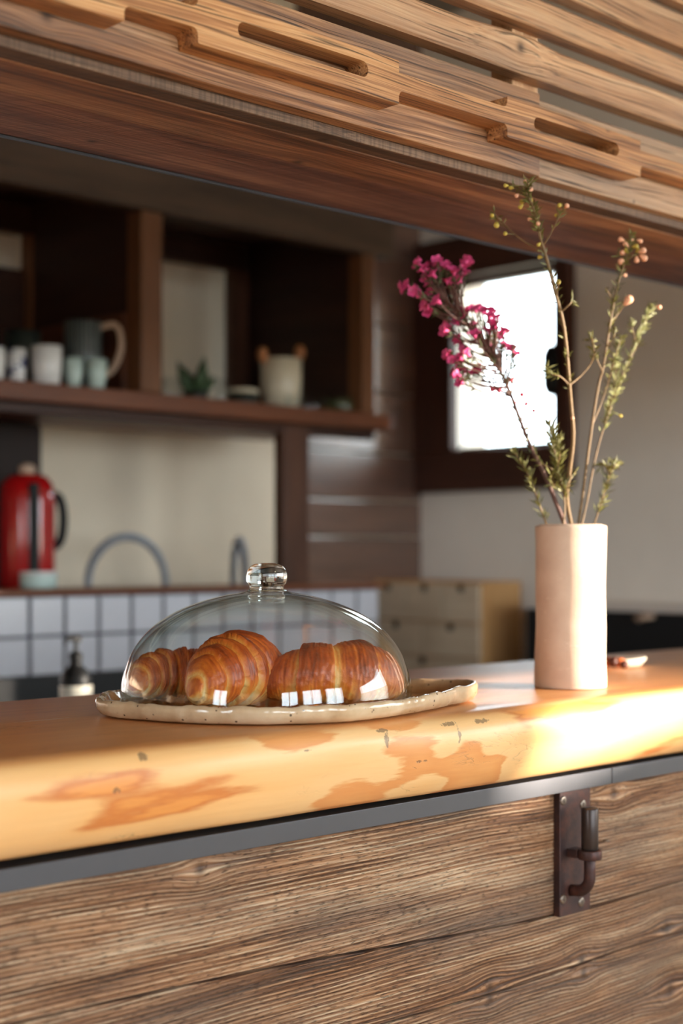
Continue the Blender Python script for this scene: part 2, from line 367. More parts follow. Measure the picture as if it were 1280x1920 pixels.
# ------------------------------------------------------------------ bar counter
BAR_Z, BAR_B = 1.045, .965
BX0, BX1 = -1.6, 2.62
def counter_material():
    m = Mat('honey_pine_slab'); tc = m.n('ShaderNodeNewGeometry', out=0)
    sep = m.n('ShaderNodeSeparateXYZ', {0: tc}).node.outputs
    x, y, z = sep[0], sep[1], sep[2]
    v = lambda a, b, c: m.n('ShaderNodeCombineXYZ', {0: m.ma('MULTIPLY', x, a), 1: m.ma('MULTIPLY', y, b), 2: m.ma('MULTIPLY', z, c)})
    big = m.noise(v(3.2, 5, 9), 1.0, 2, .5, .6)
    grain = m.noise(v(5, 55, 40), 1.0, 5, .6)
    fine = m.noise(v(16, 260, 240), 1.0, 3, .6)
    f = m.ma('ADD', big, m.ma('MULTIPLY', m.ma('SUBTRACT', grain, .5), .22))
    face = m.ramp(f, [(.28, C(216, 136, 70)), (.385, C(228, 152, 80)), (.405, C(204, 122, 62)), (.44, C(238, 184, 120)), (.60, C(240, 196, 138)), (.615, C(222, 150, 88)), (.68, C(232, 166, 102)), (.8, C(238, 180, 118))])
    top = m.ramp(m.ma('ADD', m.ma('MULTIPLY', grain, .7), m.ma('MULTIPLY', fine, .3)), [(.3, C(196, 124, 66)), (.5, C(218, 148, 86)), (.7, C(230, 168, 108))])
    tm = m.ramp(z, [(0, 0.0), (1, 1.0)]); tm = m.ma('MULTIPLY', m.ma('SUBTRACT', z, BAR_Z-.006), 200.0, clamp=True)
    nz = m.n('ShaderNodeSeparateXYZ', {0: m.n('ShaderNodeNewGeometry', out=1)}).node.outputs[2]
    tm = m.ma('MULTIPLY', tm, m.ma('MULTIPLY', m.ma('SUBTRACT', nz, .55), 4.0, clamp=True))
    col = m.mix(tm, face, top)
    col = m.mix(m.ma('MULTIPLY', fine, .18), col, C(170, 96, 44))
    # dark dents, cracks and stains
    cr = m.ramp(m.noise(v(26, 40, 90), 1.0, 4, .7, .8), [(.69, 0.0), (.73, 1.0)])
    pat = m.ramp(m.noise(v(2.6, 6, 8), 1.0, 2), [(.45, 0.0), (.6, 1.0)])
    st = m.ma('MULTIPLY', cr, m.ma('ADD', m.ma('MULTIPLY', pat, .85), .1))
    sr = m.ma('ABSOLUTE', m.ma('SUBTRACT', m.noise(v(14, 60, 46), 1.0, 3, .6, 1.2), .5))
    sm = m.ramp(m.noise(v(9, 20, 26), 1.0, 2), [(.54, 0.0), (.62, 1.0)])
    st = m.ma('MAXIMUM', st, m.ma('MULTIPLY', m.ma('MULTIPLY', m.ramp(sr, [(.0, 1.0), (.016, 0.0)]), sm), m.ma('ADD', m.ma('MULTIPLY', pat, .6), .12)))
    def spot(cx, cy, sx, sy, cz=None, sz=1):
        a = m.ma('DIVIDE', m.ma('SUBTRACT', x, cx), sx); b = m.ma('DIVIDE', m.ma('SUBTRACT', y, cy), sy)
        r = m.ma('ADD', m.ma('MULTIPLY', a, a), m.ma('MULTIPLY', b, b))
        if cz is not None:
            c = m.ma('DIVIDE', m.ma('SUBTRACT', z, cz), sz); r = m.ma('ADD', r, m.ma('MULTIPLY', c, c))
        return m.ma('POWER', 2.718, m.ma('MULTIPLY', r, -1.0))
    wob = m.noise(v(190, 120, 90), 1.0, 4, .75)
    for (px, py, sx, sz) in ((835, 1375, .005, .02), (706, 1385, .006, .013), (822, 1356, .02, .0035), (700, 1368, .012, .003), (768, 1425, .016, .003), (880, 1350, .022, .004), (262, 1418, .009, .006), (205, 1480, .007, .005), (560, 1405, .01, .002)):
        q = at(px, py, y=.98)
        k = m.ramp(m.ma('MULTIPLY', spot(q.x, .98, sx, .05, q.z, sz), m.ma('ADD', .1, m.ma('MULTIPLY', wob, 1.2))), [(.50, 0.0), (.56, 1.0)])
        st = m.ma('MAXIMUM', st, m.ma('MULTIPLY', k, .75))
    col = m.mix(m.ma('MULTIPLY', st, .85), col, C(70, 56, 46))
    # pale scuffs and a long check on the top near the left, knot ring near the right end
    q = at(80, 1350, z=BAR_Z)
    sc = m.ramp(m.ma('MULTIPLY', spot(q.x, q.y, .05, .006), m.ma('ADD', .2, m.noise(v(300, 60, 1), 1.0, 2))), [(.45, 0.0), (.6, .6)])
    col = m.mix(sc, col, C(226, 200, 170))
    q = at(1250, 1242, z=BAR_Z)
    a = m.ma('DIVIDE', m.ma('SUBTRACT', x, q.x), .05); b = m.ma('DIVIDE', m.ma('SUBTRACT', y, q.y), .035)
    r = m.ma('SQRT', m.ma('ADD', m.ma('MULTIPLY', a, a), m.ma('MULTIPLY', b, b)))
    rg = m.ramp(m.ma('ABSOLUTE', m.ma('SUBTRACT', r, 1.0)), [(.0, .8), (.18, 0.0)])
    col = m.mix(rg, col, C(92, 60, 38))
    m.set(Base_Color=col, Roughness=m.ma('ADD', .33, m.ma('MULTIPLY', grain, .16)))
    m.b.inputs['Coat Weight'].default_value = .15; m.b.inputs['Coat Roughness'].default_value = .2
    m.bump(m.ma('SUBTRACT', m.ma('ADD', m.ma('MULTIPLY', grain, .35), m.ma('MULTIPLY', fine, .2)), m.ma('MULTIPLY', st, 1.0)), .35, .0016)
    return m.m
bar = thing('bar_counter', (.5, 1.2, 0), 'honey-coloured thick live-edge wooden bar counter carrying the croissants and the vase', 'bar counter')
bm = bmesh.new(); cols = []
prof = [(1.385, BAR_B), (1.385, BAR_Z-.004), (1.381, BAR_Z), (1.2, BAR_Z), (1.0, BAR_Z), (.985, BAR_Z-.0005), (.976, BAR_Z-.003), (.970, BAR_Z-.009), (.967, BAR_Z-.02), (.968, BAR_Z-.035), (.972, BAR_Z-.05), (.978, BAR_Z-.062), (.986, BAR_Z-.073), (.996, BAR_B+.002), (1.01, BAR_B), (1.2, BAR_B)]
NX = 300
for i in range(NX+1):
    x = BX0+(BX1-BX0)*i/NX; row = []
    for j, (y, z) in enumerate(prof):
        if 4 <= j <= 14:
            w = mnoise.noise(Vector((x*3.1, j*.12, 2.2)))*.008 + mnoise.noise(Vector((x*11, j*.3, 5)))*.0025
            y = y + w*(1 if 5 <= j <= 13 else .3)
            if j >= 12: z += mnoise.noise(Vector((x*2.0, 7.7, 1)))*.003 + max(0, min(1, (x-1.0)/.4))*-.002
            if j == 6 or j == 7: z += mnoise.noise(Vector((x*6, 1, 9)))*.0015
        row.append(bm.verts.new((x, y, z)))
    cols.append(row)
K = len(prof)
for A, B in zip(cols, cols[1:]):
    for j in range(K): bm.faces.new((A[j], A[(j+1) % K], B[(j+1) % K], B[j]))
bm.faces.new(cols[0]); bm.faces.new(cols[-1])
obj('slab', bm, counter_material(), bar, True)

# weathered front boards, seams where the photograph has them
FC = [(.22, C(58, 34, 22)), (.42, C(124, 82, 54)), (.58, C(184, 136, 98)), (.76, C(226, 194, 160))]
def fwood(name, c, knots, **k):
    kk = [(x-c[0], z-c[1], s) for (x, z, s) in knots]
    return wood(name, FC, 'X', along=1.6, across=36, ring=.32, ringfreq=250, fine=.5, grey=C(132, 112, 98), greyamt=.7, rough=.58, bump=1.0, bdist=.004, dticks=70, dac=20,
                knots=kk, warp=.018, spec=.45, dark=.6, **k)
def seam1(x): return .838-.026*min(max((x-.61)/.6, -1), 1.3)+.002*math.sin(x*9)
def seam2(x): return .744+.002*math.sin(x*14)
def seam3(x): return .60
def plank(zb, zt, name, knots, gap=.0012):
    bm = bmesh.new(); n = 120; rows = []
    for i in range(n+1):
        x = BX0+.02+(BX1-BX0-.04)*i/n
        a, b = zb(x)+gap, zt(x)-gap
        q = []
        for (y, z) in ((1.03, a), (1.0115, a), (1.010, a+.0015), (1.010, b-.0015), (1.0115, b), (1.03, b)): q.append(bm.verts.new((x, y+.0006*mnoise.noise(Vector((x*4, z*20, 1))), z)))
        rows.append(q)
    for A, B in zip(rows, rows[1:]):
        for j in range(6): bm.faces.new((A[j], A[(j+1) % 6], B[(j+1) % 6], B[j]))
    bm.faces.new(rows[0]); bm.faces.new(rows[-1])
    xs = [v.co.x for v in bm.verts]; zs = [v.co.z for v in bm.verts]
    c = ((min(xs)+max(xs))/2, (min(zs)+max(zs))/2)
    return obj('plank', bm, fwood(name, c, knots), bar)
plank(seam1, lambda x: .944, 'weathered_board_upper', [(1.407, .928, .014), (.806, .929, .011), (1.72, .88, .012), (.2, .9, .012)])
plank(seam2, seam1, 'weathered_board_middle', [(1.189, .750, .013), (1.347, .748, .013), (1.514, .755, .014)])
plank(seam3, seam2, 'weathered_board_lower', [(1.52, .681, .017), (1.19, .738, .011), (1.35, .733, .011), (.95, .66, .012)])
boxobj('lower_board', (BX0+.02, BX1-.02, 1.011, 1.03, .02, .598), fwood('weathered_board_base', (.5, .3), []), bar)
boxobj('carcass', (BX0+.03, BX1-.03, 1.031, 1.36, .01, BAR_B-.006), M_dark, bar)

# steel strips below the slab
def strip(x0, x1, label):
    bm = bmesh.new()
    box(bm, x0, x1, .9955, 1.0, .9425, .9605); box(bm, x0, x1, 1.0, 1.0285, .957, .9605)
    bmesh.ops.remove_doubles(bm, verts=bm.verts, dist=1e-6)
    props(obj('steel_strip', bm, M_iron, bevel=.0006), label, 'metal strip', 'steel strips under the counter edge')
xj = at(1147, 1440, y=.9955).x
strip(BX0+.03, xj-.0006, 'long grey steel strip under the counter edge, above the iron latch')
strip(xj+.0006, BX1-.03, 'grey steel strip right of the joint beyond the iron latch')

# ------------------------------------------------------------------ iron latch
def iron_mat():
    m = Mat('rusty_brown_iron'); tc = m.n('ShaderNodeTexCoord', out=3)
    n = m.noise(tc, 45, 6, .65); f = m.noise(tc, 420, 3)
    m.set(Base_Color=m.ramp(n, [(.3, C(48, 38, 40)), (.5, C(68, 48, 46)), (.7, C(96, 58, 48))]), Roughness=m.ma('ADD', .35, m.ma('MULTIPLY', f, .25)), Metallic=.55)
    m.bump(m.ma('ADD', n, m.ma('MULTIPLY', f, .4)), .25, .001); return m.m
M_rust = iron_mat()
lt = thing('iron_latch', (1.323, 1.006, .805), 'dark rusty iron latch bolted on the weathered boards under the counter', 'latch')
boxobj('back_plate', (1.296, 1.351, 1.001, 1.0095, .806, .9415), M_rust, lt, .001)
RX, RY = 1.3186, .978
bm = bmesh.new(); lathe(bm, [(0, 0), (.0088, 0), (.0093, .001), (.0093, .044), (.0086, .0455), (0, .0455)], (RX, RY, .880), 24)
props(obj('barrel', bm, plain('worn_iron', C(70, 62, 60), .35, .8, var=.2, scale=50), lt, True), 'worn bare-metal barrel of the bolt')
bm = bmesh.new(); pth = [(RX, RY, .881), (RX, RY, .858)]
for i in range(9):
    a = PI/2*i/8; pth.append((RX-.0*math.sin(a), RY+.018*(1-math.cos(a)), .851-.018*math.sin(a)+.0))
pth.append((RX-.003, 1.0015, .833))
tube(bm, pth, .0064, 16); obj('hook_rod', bm, M_rust, lt, True)
bm = bmesh.new(); lathe(bm, [(.0066, 0), (.0125, 0), (.013, .001), (.013, .009), (.0125, .010), (.0066, .010), (.0066, 0)], (RX, RY, .870), 28)
obj('ring_collar', bm, M_rust, lt, True)
boxobj('collar_arm', (RX-.011, RX+.006, RY+.009, 1.0015, .8705, .8795), M_rust, lt, .001)
M_screw = plain('dull_screw', C(128, 116, 106), .35, .8, var=.15, scale=200)
for (px, py) in ((1055, 1501), (1092, 1508), (1055, 1686), (1089, 1691)):
    q = at(px, py, y=1.001)
    bm = bmesh.new(); lathe(bm, [(0, .0012), (.0018, .0014), (.0042, .0016), (.0052, .0006), (.0052, -.001)], (0, 0, 0), 18)
    for a in (0, PI/2):
        vs = box(bm, -.0022, .0022, -.0005, .0005, .0013, .0021)
        for v in vs: v.co = Matrix.Rotation(a+.4, 3, 'Z') @ v.co
    for v in bm.verts: v.co = Vector((q.x+v.co.x, 1.001-v.co.z, q.z+v.co.y))
    obj('screw', bm, M_screw, lt, True)
q0 = at(1137, 1577, y=.99)
bm = bmesh.new(); tube(bm, [(q0.x-.012, 1.012, q0.z-.008), (q0.x, .992, q0.z)], .0012, 8)
bm2 = bmesh.new(); lathe(bm, [(0, .0), (.0036, 0), (.0036, .0014), (0, .0018)], (q0.x, .991, q0.z), 12)
bm2.free()
props(obj('nail', bm, M_screw), 'small bent nail sticking out of the board beside the latch', 'nail')

# ------------------------------------------------------------------ overhead beam frame
OC = [(.28, C(72, 45, 30)), (.44, C(130, 87, 57)), (.58, C(178, 128, 88)), (.76, C(210, 166, 124))]
def owood(name, knots=(), greyamt=.45, stops=OC, **k):
    return wood(name, stops, 'X', along=1.5, across=60, ring=.10, ringfreq=160, fine=.34, grey=C(134, 118, 106), greyamt=greyamt, rough=.55, bump=.5, bdist=.0012, knots=knots, warp=.03, spec=.35, dark=.8, gscale=2.6, **k)
can = thing('overhead_frame', (.8, 1.15, 1.60), 'overhead frame of reclaimed timber with carved front rail and slats above the bar', 'bar canopy')
OX0, OX1 = -1.6, XR-.01
RF, BK = .995, 1.023
jx = 1.291
boxobj('backing_board', (OX0, jx-.0015, BK, 1.041, 1.6135, 1.704), owood('rail_board_old', [(.661-(OX0+jx)/2, 1.632-1.659, .010), (1.124-(OX0+jx)/2, 1.705-1.659, .004)], .55), can, .0015)
boxobj('backing_board', (jx+.0015, OX1, BK+.004, 1.043, 1.6135, 1.6985), owood('rail_board_pale', [(1.47-(OX1+jx)/2, 1.616-1.656, .004)], .6, [(.22, C(120, 88, 62)), (.45, C(176, 134, 98)), (.75, C(210, 174, 138))]), can, .0015)
# carved relief: wide blocks with a slot, joined by narrow necks
def arc(cx, cz, r, a0, a1, n=6): return [(cx+r*math.cos(math.radians(a0+(a1-a0)*i/n)), cz+r*math.sin(math.radians(a0+(a1-a0)*i/n))) for i in range(n+1)]
ZL, ZN, ZU, ZT = 1.6335, 1.6465, 1.664, 1.6755
blocks = [(.36, .716), (.792, 1.038), (1.200, 1.438), (1.62, 1.86), (2.04, 2.28), (2.46, OX1-.1)]
blocks = [(-1.5, -1.2), (-1.1, -.86), (-.76, -.5), (-.4, -.14), (-.04, .26)] + blocks
low, up = [], []
for i, (a, b) in enumerate(blocks):
    r = .006
    if i: low += arc(a-r, ZN-r+.0, r, 90, 0, 5)+[(a, ZL+.001), (a+.0015, ZL)]
    else: low += [(a, ZL)]
    low += [(b, ZL)]
    if i < len(blocks)-1: low += [(b, ZN-.004)]+arc(b+.005, ZN-.0045, .0045, 180, 90, 4)
    if i: up += arc(a-.007, ZU+.007, .007, -90, 0, 5)+[(a, ZT)]
    else: up += [(a, ZT)]
    up += [(b, ZT)]
    if i < len(blocks)-1: up += [(b, ZU)]
slots = []
for (a, b) in blocks:
    if b-a < .2: continue
    w = (b-a); r = .0075; x0 = a+.044 if a > .7 else a+.04; x1 = b-.042; zc = 1.6565
    slots.append(arc(x1-r, zc, r, -90, 90, 8)+arc(x0+r, zc, r, 90, 270, 8))
obj('carved_rail', holes_prism(low+up[::-1], slots, RF, BK-.0003), owood('rail_carved', [(1.33-.75, .022, .006)], .12, [(.28, C(86, 54, 32)), (.44, C(160, 106, 64)), (.58, C(200, 144, 92)), (.76, C(222, 174, 122))]), can, bevel=.0012)
# soffit boards
SO = [(.3, C(92, 58, 38)), (.5, C(152, 102, 68)), (.7, C(200, 148, 106))]
OXC = (OX0+OX1)/2; k1 = at(650, 248, z=1.6045); k2 = at(600, 292, z=1.6035); k3 = at(1085, 420, z=1.605); k4 = at(230, 245, z=1.605)
boxobj('soffit_board', (OX0, OX1, 1.042, 1.067, 1.6045, 1.63), wood('soffit_grey', [(.3, C(62, 44, 33)), (.5, C(100, 74, 55)), (.7, C(134, 104, 80))], 'H', across=60, fine=.4, rough=.6, saw=.35, bump=.5, grey=C(110, 92, 78), greyamt=.3, knots=[(k1.x-OXC, .004, .012)]), can, .001)
boxobj('soffit_board', (OX0, OX1, 1.068, 1.142, 1.6035, 1.63), wood('soffit_red', SO, 'H', across=34, fine=.4, warp=.03, dark=.5, rough=.55, saw=.12, bump=.4, knots=[(k2.x-OXC, .03, .013)], grey=C(110, 84, 74), greyamt=.4), can, .002)
boxobj('soffit_board', (OX0, OX1, 1.1435, 1.262, 1.605, 1.63), wood('soffit_purple', [(.3, C(82, 50, 38)), (.5, C(136, 90, 70)), (.7, C(180, 134, 108))], 'H', across=34, fine=.4, warp=.04, dark=.5, rough=.55, saw=.3, bump=.5, grey=C(100, 70, 72), greyamt=.5, knots=[(k3.x-OXC, .012, .012), (k4.x-OXC, .02, .010)]), can, .0015)
boxobj('metal_edge', (OX0, OX1, 1.2635, 1.2665, 1.603, 1.632), M_iron, can)
# slats above
SL = [(.22, C(134, 92, 60)), (.42, C(180, 130, 90)), (.6, C(208, 162, 120)), (.78, C(224, 186, 146))]
SF = 1.0235
for i, (z0, z1, x0, x1) in enumerate([(1.7195, 1.7575, OX0, OX1), (1.7745, 1.8075, OX0, OX1), (1.8215, 1.8615, OX0, OX1), (1.8735, 1.911, OX0, OX1), (1.925, 1.963, OX0, OX1)]):
    kn = [(1.252-(x0+x1)/2, .006, .012)] if i == 0 else []
    bm = bmesh.new(); n = 90; rows = []
    for k in range(n+1):
        x = x0+(x1-x0)*k/n
        dz = mnoise.noise(Vector((x*2, i*9.1, 0)))*.0015; bulge = .006*math.exp(-((x-1.252)/.04)**2) if i == 0 else 0
        q = [(SF-bulge*.7+.002, z0+dz-bulge*.4), (SF-bulge*.7, z0+dz+.002-bulge*.4), (SF-bulge, z1+dz-.003+bulge*.5), (SF+.003-bulge, z1+dz+bulge*.6), (SF+.020, z1+dz), (SF+.020, z0+dz)]
        rows.append([bm.verts.new((x, y, z)) for (y, z) in q])
    for A, B in zip(rows, rows[1:]):
        for j in range(6): bm.faces.new((A[j], A[(j+1) % 6], B[(j+1) % 6], B[j]))
    bm.faces.new(rows[0]); bm.faces.new(rows[-1])
    obj('slat', bm, owood('slat_wood', kn, .5, SL), can)
M_slatpost = wood('slat_post_wood', SL, 'Z', across=40, rough=.6)
for x in (.30, 1.268, 2.2):
    boxobj('slat_post', (x, x+.045, 1.0445, 1.075, 1.634, 1.96), M_slatpost, can, .001)
# dark things lying on the soffit behind the slats
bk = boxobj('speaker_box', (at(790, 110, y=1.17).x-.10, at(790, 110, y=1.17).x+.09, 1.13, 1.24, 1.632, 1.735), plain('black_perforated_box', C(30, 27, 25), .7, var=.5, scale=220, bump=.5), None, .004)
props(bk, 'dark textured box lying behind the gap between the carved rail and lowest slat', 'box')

# ------------------------------------------------------------------ kitchen: tiled half wall
hw = thing('tiled_partition', (2.0, 2.56, 0), 'low partition wall faced with white square tiles, brown ledge on top', 'partition')
boxobj('core', (.2, 2.56, 2.528, 2.60, 0, 1.118), M_grout, hw)
TS, T0 = .0815, 1.588
k0 = -17
for r in range(2):
    z1 = 1.1155-.0795*r; z0 = z1-.0735
    for k in range(-7, 13):
        x0 = T0+TS*k+.0045; x1 = x0+TS-.009
        if x0 > 2.5: continue
        boxobj('tile', (x0, min(x1, 2.555), 2.52, 2.5275, z0, z1), M_tile, hw, .0015)
boxobj('ledge', (.2, 2.57, 2.508, 2.64, 1.119, 1.132), M_shelf, hw, .003)
boxobj('base_panel', (.2, 2.62, 2.519, 2.5265, .02, .957), M_black, hw)
# black worktop between the bar and the partition
wk = thing('black_worktop', (1.3, 2.0, 0), 'black worktop behind the bar below the white tiles', 'worktop')
boxobj('top', (.1, 2.5, 1.75, 2.50, .86, .90), M_black, wk, .003); boxobj('upstand', (.1, 2.5, 2.485, 2.515, .9005, .965), M_black, wk, .002)
boxobj('body', (.12, 2.48, 1.80, 2.48, .01, .859), M_blackp, wk)
# sink counter behind the partition
boxobj_s = boxobj('sink_counter', (1.2, 2.62, 2.641, 2.97, .86, .92), M_chrome, None, .002); props(boxobj_s, 'steel sink counter behind the tiled partition', 'counter')

# soap dispenser
q = at(142, 1250, y=2.1); cx, cy = q.x, q.y
sp = thing('soap_dispenser', (cx, cy, .90), 'black pump soap bottle with pale label in front of the white tiles', 'soap bottle')
bm = bmesh.new(); lathe(bm, [(0, 0), (.024, 0), (.0265, .003), (.0265, .088), (.0255, .097), (.020, .107), (.012, .114), (.0105, .118), (.0105, .124), (0, .124)], (cx, cy, .9005), 32)
obj('bottle', bm, M_blackp, sp, True)
bm = bmesh.new(); lathe(bm, [(.0268, .03), (.0272, .031), (.0272, .081), (.0268, .082)], (cx, cy, .9005), 32)
def label_mat():
    m = Mat('pale_soap_label'); z = m.n('ShaderNodeSeparateXYZ', {0: m.n('ShaderNodeTexCoord', out=3)}).node.outputs[2]
    s = m.ma('SINE', m.ma('MULTIPLY', z, 700.0)); m.set(Base_Color=m.ramp(s, [(.5, C(206, 200, 184)), (.9, C(170, 168, 156))]), Roughness=.5); return m.m
props(obj('label', bm, label_mat(), sp, True), 'pale grey paper label')
bm = bmesh.new(); lathe(bm, [(0, .124), (.011, .124), (.0115, .134), (.008, .137), (.004, .139), (.0035, .157), (0, .157)], (cx, cy, .9005), 20)
tube(bm, [(cx+.007, cy, .9005+.158), (cx-.004, cy, .9005+.160), (cx-.018, cy, .9005+.159)], [.0062, .0055, .0035], 12)
tube(bm, [(cx-.017, cy, .9005+.159), (cx-.021, cy, .9005+.151)], .003, 8)
obj('pump', bm, M_blackp, sp)

# faucets with spring hoses
def faucet(p_left, p_right, top, label, y, along):
    a = at(*p_left, y=y); b = at(*p_right, y=y); t = at(*top, y=y)
    f = thing('spring_faucet', (a.x, y, .921), label, 'faucet')
    if along:
        mid = (a+b)/2; dirv = Vector((1, 0, 0)); half = (b.x-a.x)/2
    else:
        mid = (a+b)/2; dirv = Vector((.50, .866, 0)).normalized(); half = .085; mid.y = y
    rise = t.z-a.z-.01
    pts = [mid-dirv*half+Vector((0, 0, -.18))]+[mid-dirv*half*math.cos(PI*i/28)+Vector((0, 0, rise*math.sin(PI*i/28))) for i in range(29)]
    e = pts[-1]; pts.append(e+Vector((0, 0, -.05)))
    sp_ = smooth_path(pts, 4)
    bm = bmesh.new(); tube(bm, sp_, .0062, 12); obj('hose', bm, M_blackp, f, True)
    bm = bmesh.new(); hel = []; L = 0
    for i, pnt in enumerate(sp_):
        if i: L += (pnt-sp_[i-1]).length
    n = int(L/.0055*8); cum = [0]
    for i in range(1, len(sp_)): cum.append(cum[-1]+(sp_[i]-sp_[i-1]).length)
    nrm = dirv.cross(Vector((0, 0, 1))).normalized(); j = 0
    for k in range(n+1):
        s = L*k/n
        while j < len(cum)-2 and cum[j+1] < s: j += 1
        w = (s-cum[j])/max(1e-6, cum[j+1]-cum[j]); pnt = sp_[j].lerp(sp_[j+1], w); tg = (sp_[j+1]-sp_[j]).normalized(); q_ = tg.cross(nrm)
        hel.append(pnt+(nrm*math.cos(2*PI*k/8)+q_*math.sin(2*PI*k/8))*.0085)
    tube(bm, hel, .0019, 5); obj('spring', bm, M_chrome, f, True)
    bm = bmesh.new(); x, yy = pts[0].x, pts[0].y
    lathe(bm, [(0, 0), (.026, 0), (.026, .008), (.016, .012), (.016, pts[0].z-.921), (0, pts[0].z-.921)], (x, yy, .921), 20); obj('column', bm, M_chrome, f, True)
    bm = bmesh.new(); lathe(bm, [(0, -.11), (.014, -.11), (.016, -.09), (.011, -.02), (.011, 0), (0, 0)], tuple(pts[-1]), 18); obj('spray_head', bm, M_chrome, f, True)
faucet((165, 1095), (310, 1095), (235, 997), 'steel spring faucet with wide arch behind the tiled partition', 2.75, True)
faucet((432, 1098), (464, 1098), (447, 1004), 'steel spring faucet seen end-on, behind the glass dome knob', 2.75, False)

# red appliance, white box on the ledge
q = at(60, 1040, y=2.74)
rd = thing('red_appliance', (q.x, q.y, .921), 'glossy red domed appliance with black middle band and side handle, left of the faucet', 'appliance')
rcx, rcy = q.x, q.y+.02; dz = .921
bm = bmesh.new(); lathe(bm, [(0, 0), (.056, 0), (.059, .004), (.059, .40), (.055, .43), (.042, .446), (.02, .452), (0, .452)], (rcx, rcy, dz), 40); obj('body', bm, M_red, rd, True)
bm = bmesh.new()
pts = [Vector((rcx+.0, rcy-.058, dz+.01))]
box(bm, rcx-.028, rcx-.008, rcy-.063, rcy-.045, dz+.20, dz+.43)
for v in bm.verts: pass
obj('band', bm, M_blackp, rd, bevel=.003)
bm = bmesh.new(); lathe(bm, [(0, 0), (.017, 0), (.019, .012), (.012, .02), (0, .022)], (rcx, rcy, dz+.452), 16); props(obj('lid_knob', bm, M_beige, rd, True), 'beige lid knob')
bm = bmesh.new(); tube(bm, smooth_path([(rcx+.050, rcy-.01, dz+.41), (rcx+.068, rcy-.02, dz+.40), (rcx+.077, rcy-.022, dz+.36), (rcx+.071, rcy-.02, dz+.31), (rcx+.050, rcy-.01, dz+.29)]), .010, 10); obj('handle', bm, M_blackp, rd, True)
q = at(72, 1084, y=2.58)
bx = thing('tub', (q.x, q.y, 1.132), 'small whitish tub standing on the partition ledge below the red appliance', 'tub')
bm = bmesh.new(); lathe(bm, [(0, 0), (.034, 0), (.037, .004), (.038, .022), (.0375, .026), (.034, .026), (.033, .006), (0, .005)], (q.x, q.y, 1.1325), 28); obj('bowl', bm, M_mint, bx, True)
bm = bmesh.new(); lathe(bm, [(0, .027), (.0385, .027), (.0385, .032), (.035, .034), (0, .035)], (q.x, q.y, 1.1325), 28); obj('lid', bm, M_cup, bx, True)

# dark cupboard in the back corner, left
cb = thing('dark_cupboard', (1.5, 2.8, 0), 'tall dark brown cupboard against the back wall, behind the red appliance', 'cupboard')
qx = at(75, 900, y=2.9).x
M_cupb = wood('cupboard_near_black', [(.25, C(22, 12, 9)), (.75, C(42, 24, 17))], 'Z', across=16, rough=.6, bump=.2)
boxobj('body', (.9, qx, 2.90, YB-.002, .92, 1.496), M_cupb, cb, .003)
boxobj('door', (qx-.36, qx-.01, 2.878, 2.899, .94, 1.486), M_cupb, cb, .003)

# ------------------------------------------------------------------ hanging shelf unit and post
su = thing('shelf_unit', (2.0, 2.7, 1.49), 'dark wooden open shelf unit with crockery, hung above the tiled partition', 'shelf')
SX0, SX1 = .3, 2.585
SY0, SY1 = 2.50, 2.955
boxobj('shelf_board', (SX0, SX1, SY0, SY1, 1.4985, 1.536), M_shelf, su, .003)
boxobj('lower_rail', (SX0, SX1-.03, SY0+.03, SY0+.06, 1.476, 1.498), M_dark, su, .003)
boxobj('header', (SX0, 2.59, SY0-.005, SY0+.04, 1.912, 2.16), M_header, su, .004)
boxobj('top_board', (SX0, SX1, SY0+.041, SY1, 1.99, 2.015), M_dark, su)
boxobj('back_rail', (SX0, SX1, SY1-.03, SY1, 1.925, 1.9895), M_dark, su)
boxobj('divider', (1.841, 1.896, SY0, SY0+.05, 1.5365, 1.9115), M_postZ, su, .003)
boxobj('divider_panel', (1.846, 1.872, SY0+.051, SY1-.04, 1.5365, 1.9895), M_darkY, su)
boxobj('divider_rail', (1.832, 1.8455, SY0+.052, SY1-.041, 1.5365, 1.705), wood('rail_mid_brown', [(.25, C(66, 36, 22)), (.75, C(104, 60, 36))], 'Y', across=18, rough=.5), su, .002)
boxobj('back_stile', (1.838, 1.872, SY1-.0395, SY1, 1.5365, 1.9245), M_postZ, su)
boxobj('back_panel', (SX0, 1.8375, SY1-.018, SY1-.001, 1.5365, 1.845), M_dark, su)
boxobj('end_panel', (2.488, 2.52, SY0+.05, SY1-.036, 1.5365, 1.9895), M_darkY, su)
boxobj('end_post', (2.484, 2.527, SY0, SY0+.0495, 1.5365, 1.9115), M_postZ, su, .003)
boxobj('back_stile', (2.44, 2.53, SY1-.035, SY1, 1.5365, 1.9245), M_darkZ, su)
boxobj('post', (2.257, 2.337, 2.525, 2.560, 1.1325, 1.498), M_darkZ, su, .004)
# crockery
def cup(px0, px1, ptop, y, z, mat, name, label, cat, group=None, flare=1.0, handle=None):
    a = at(px0, 700, y=y); b = at(px1, 700, y=y); r = (b-a).length*.83/2*.96; cx = (a.x+b.x)/2
    h = at((px0+px1)/2, ptop, y=y).z-z
    t = thing(name, (cx, y, z), label, cat, group)
    bm = bmesh.new(); lathe(bm, [(0, .0005), (r*.78*flare, .0005), (r*.86*flare, .004), (r*.97, h*.5), (r, h), (r*.93, h), (r*.9, h*.5), (r*.7*flare, .007), (0, .007)], (cx, y, z), 32)
    obj('body', bm, mat, t, True)
    if handle:
        bm = bmesh.new(); hx = r*.96
        tube(bm, smooth_path([Vector((cx, y, z+h*zz))+RT*q_ for q_, zz in ((hx*.9, .92), (hx+handle*.75, .95), (hx+handle, .66), (hx+handle*.6, .34), (hx*.86, .2))]), .0065, 10)
        props(obj('handle', bm, M_beige, t, True), 'plain beige handle')
    return t
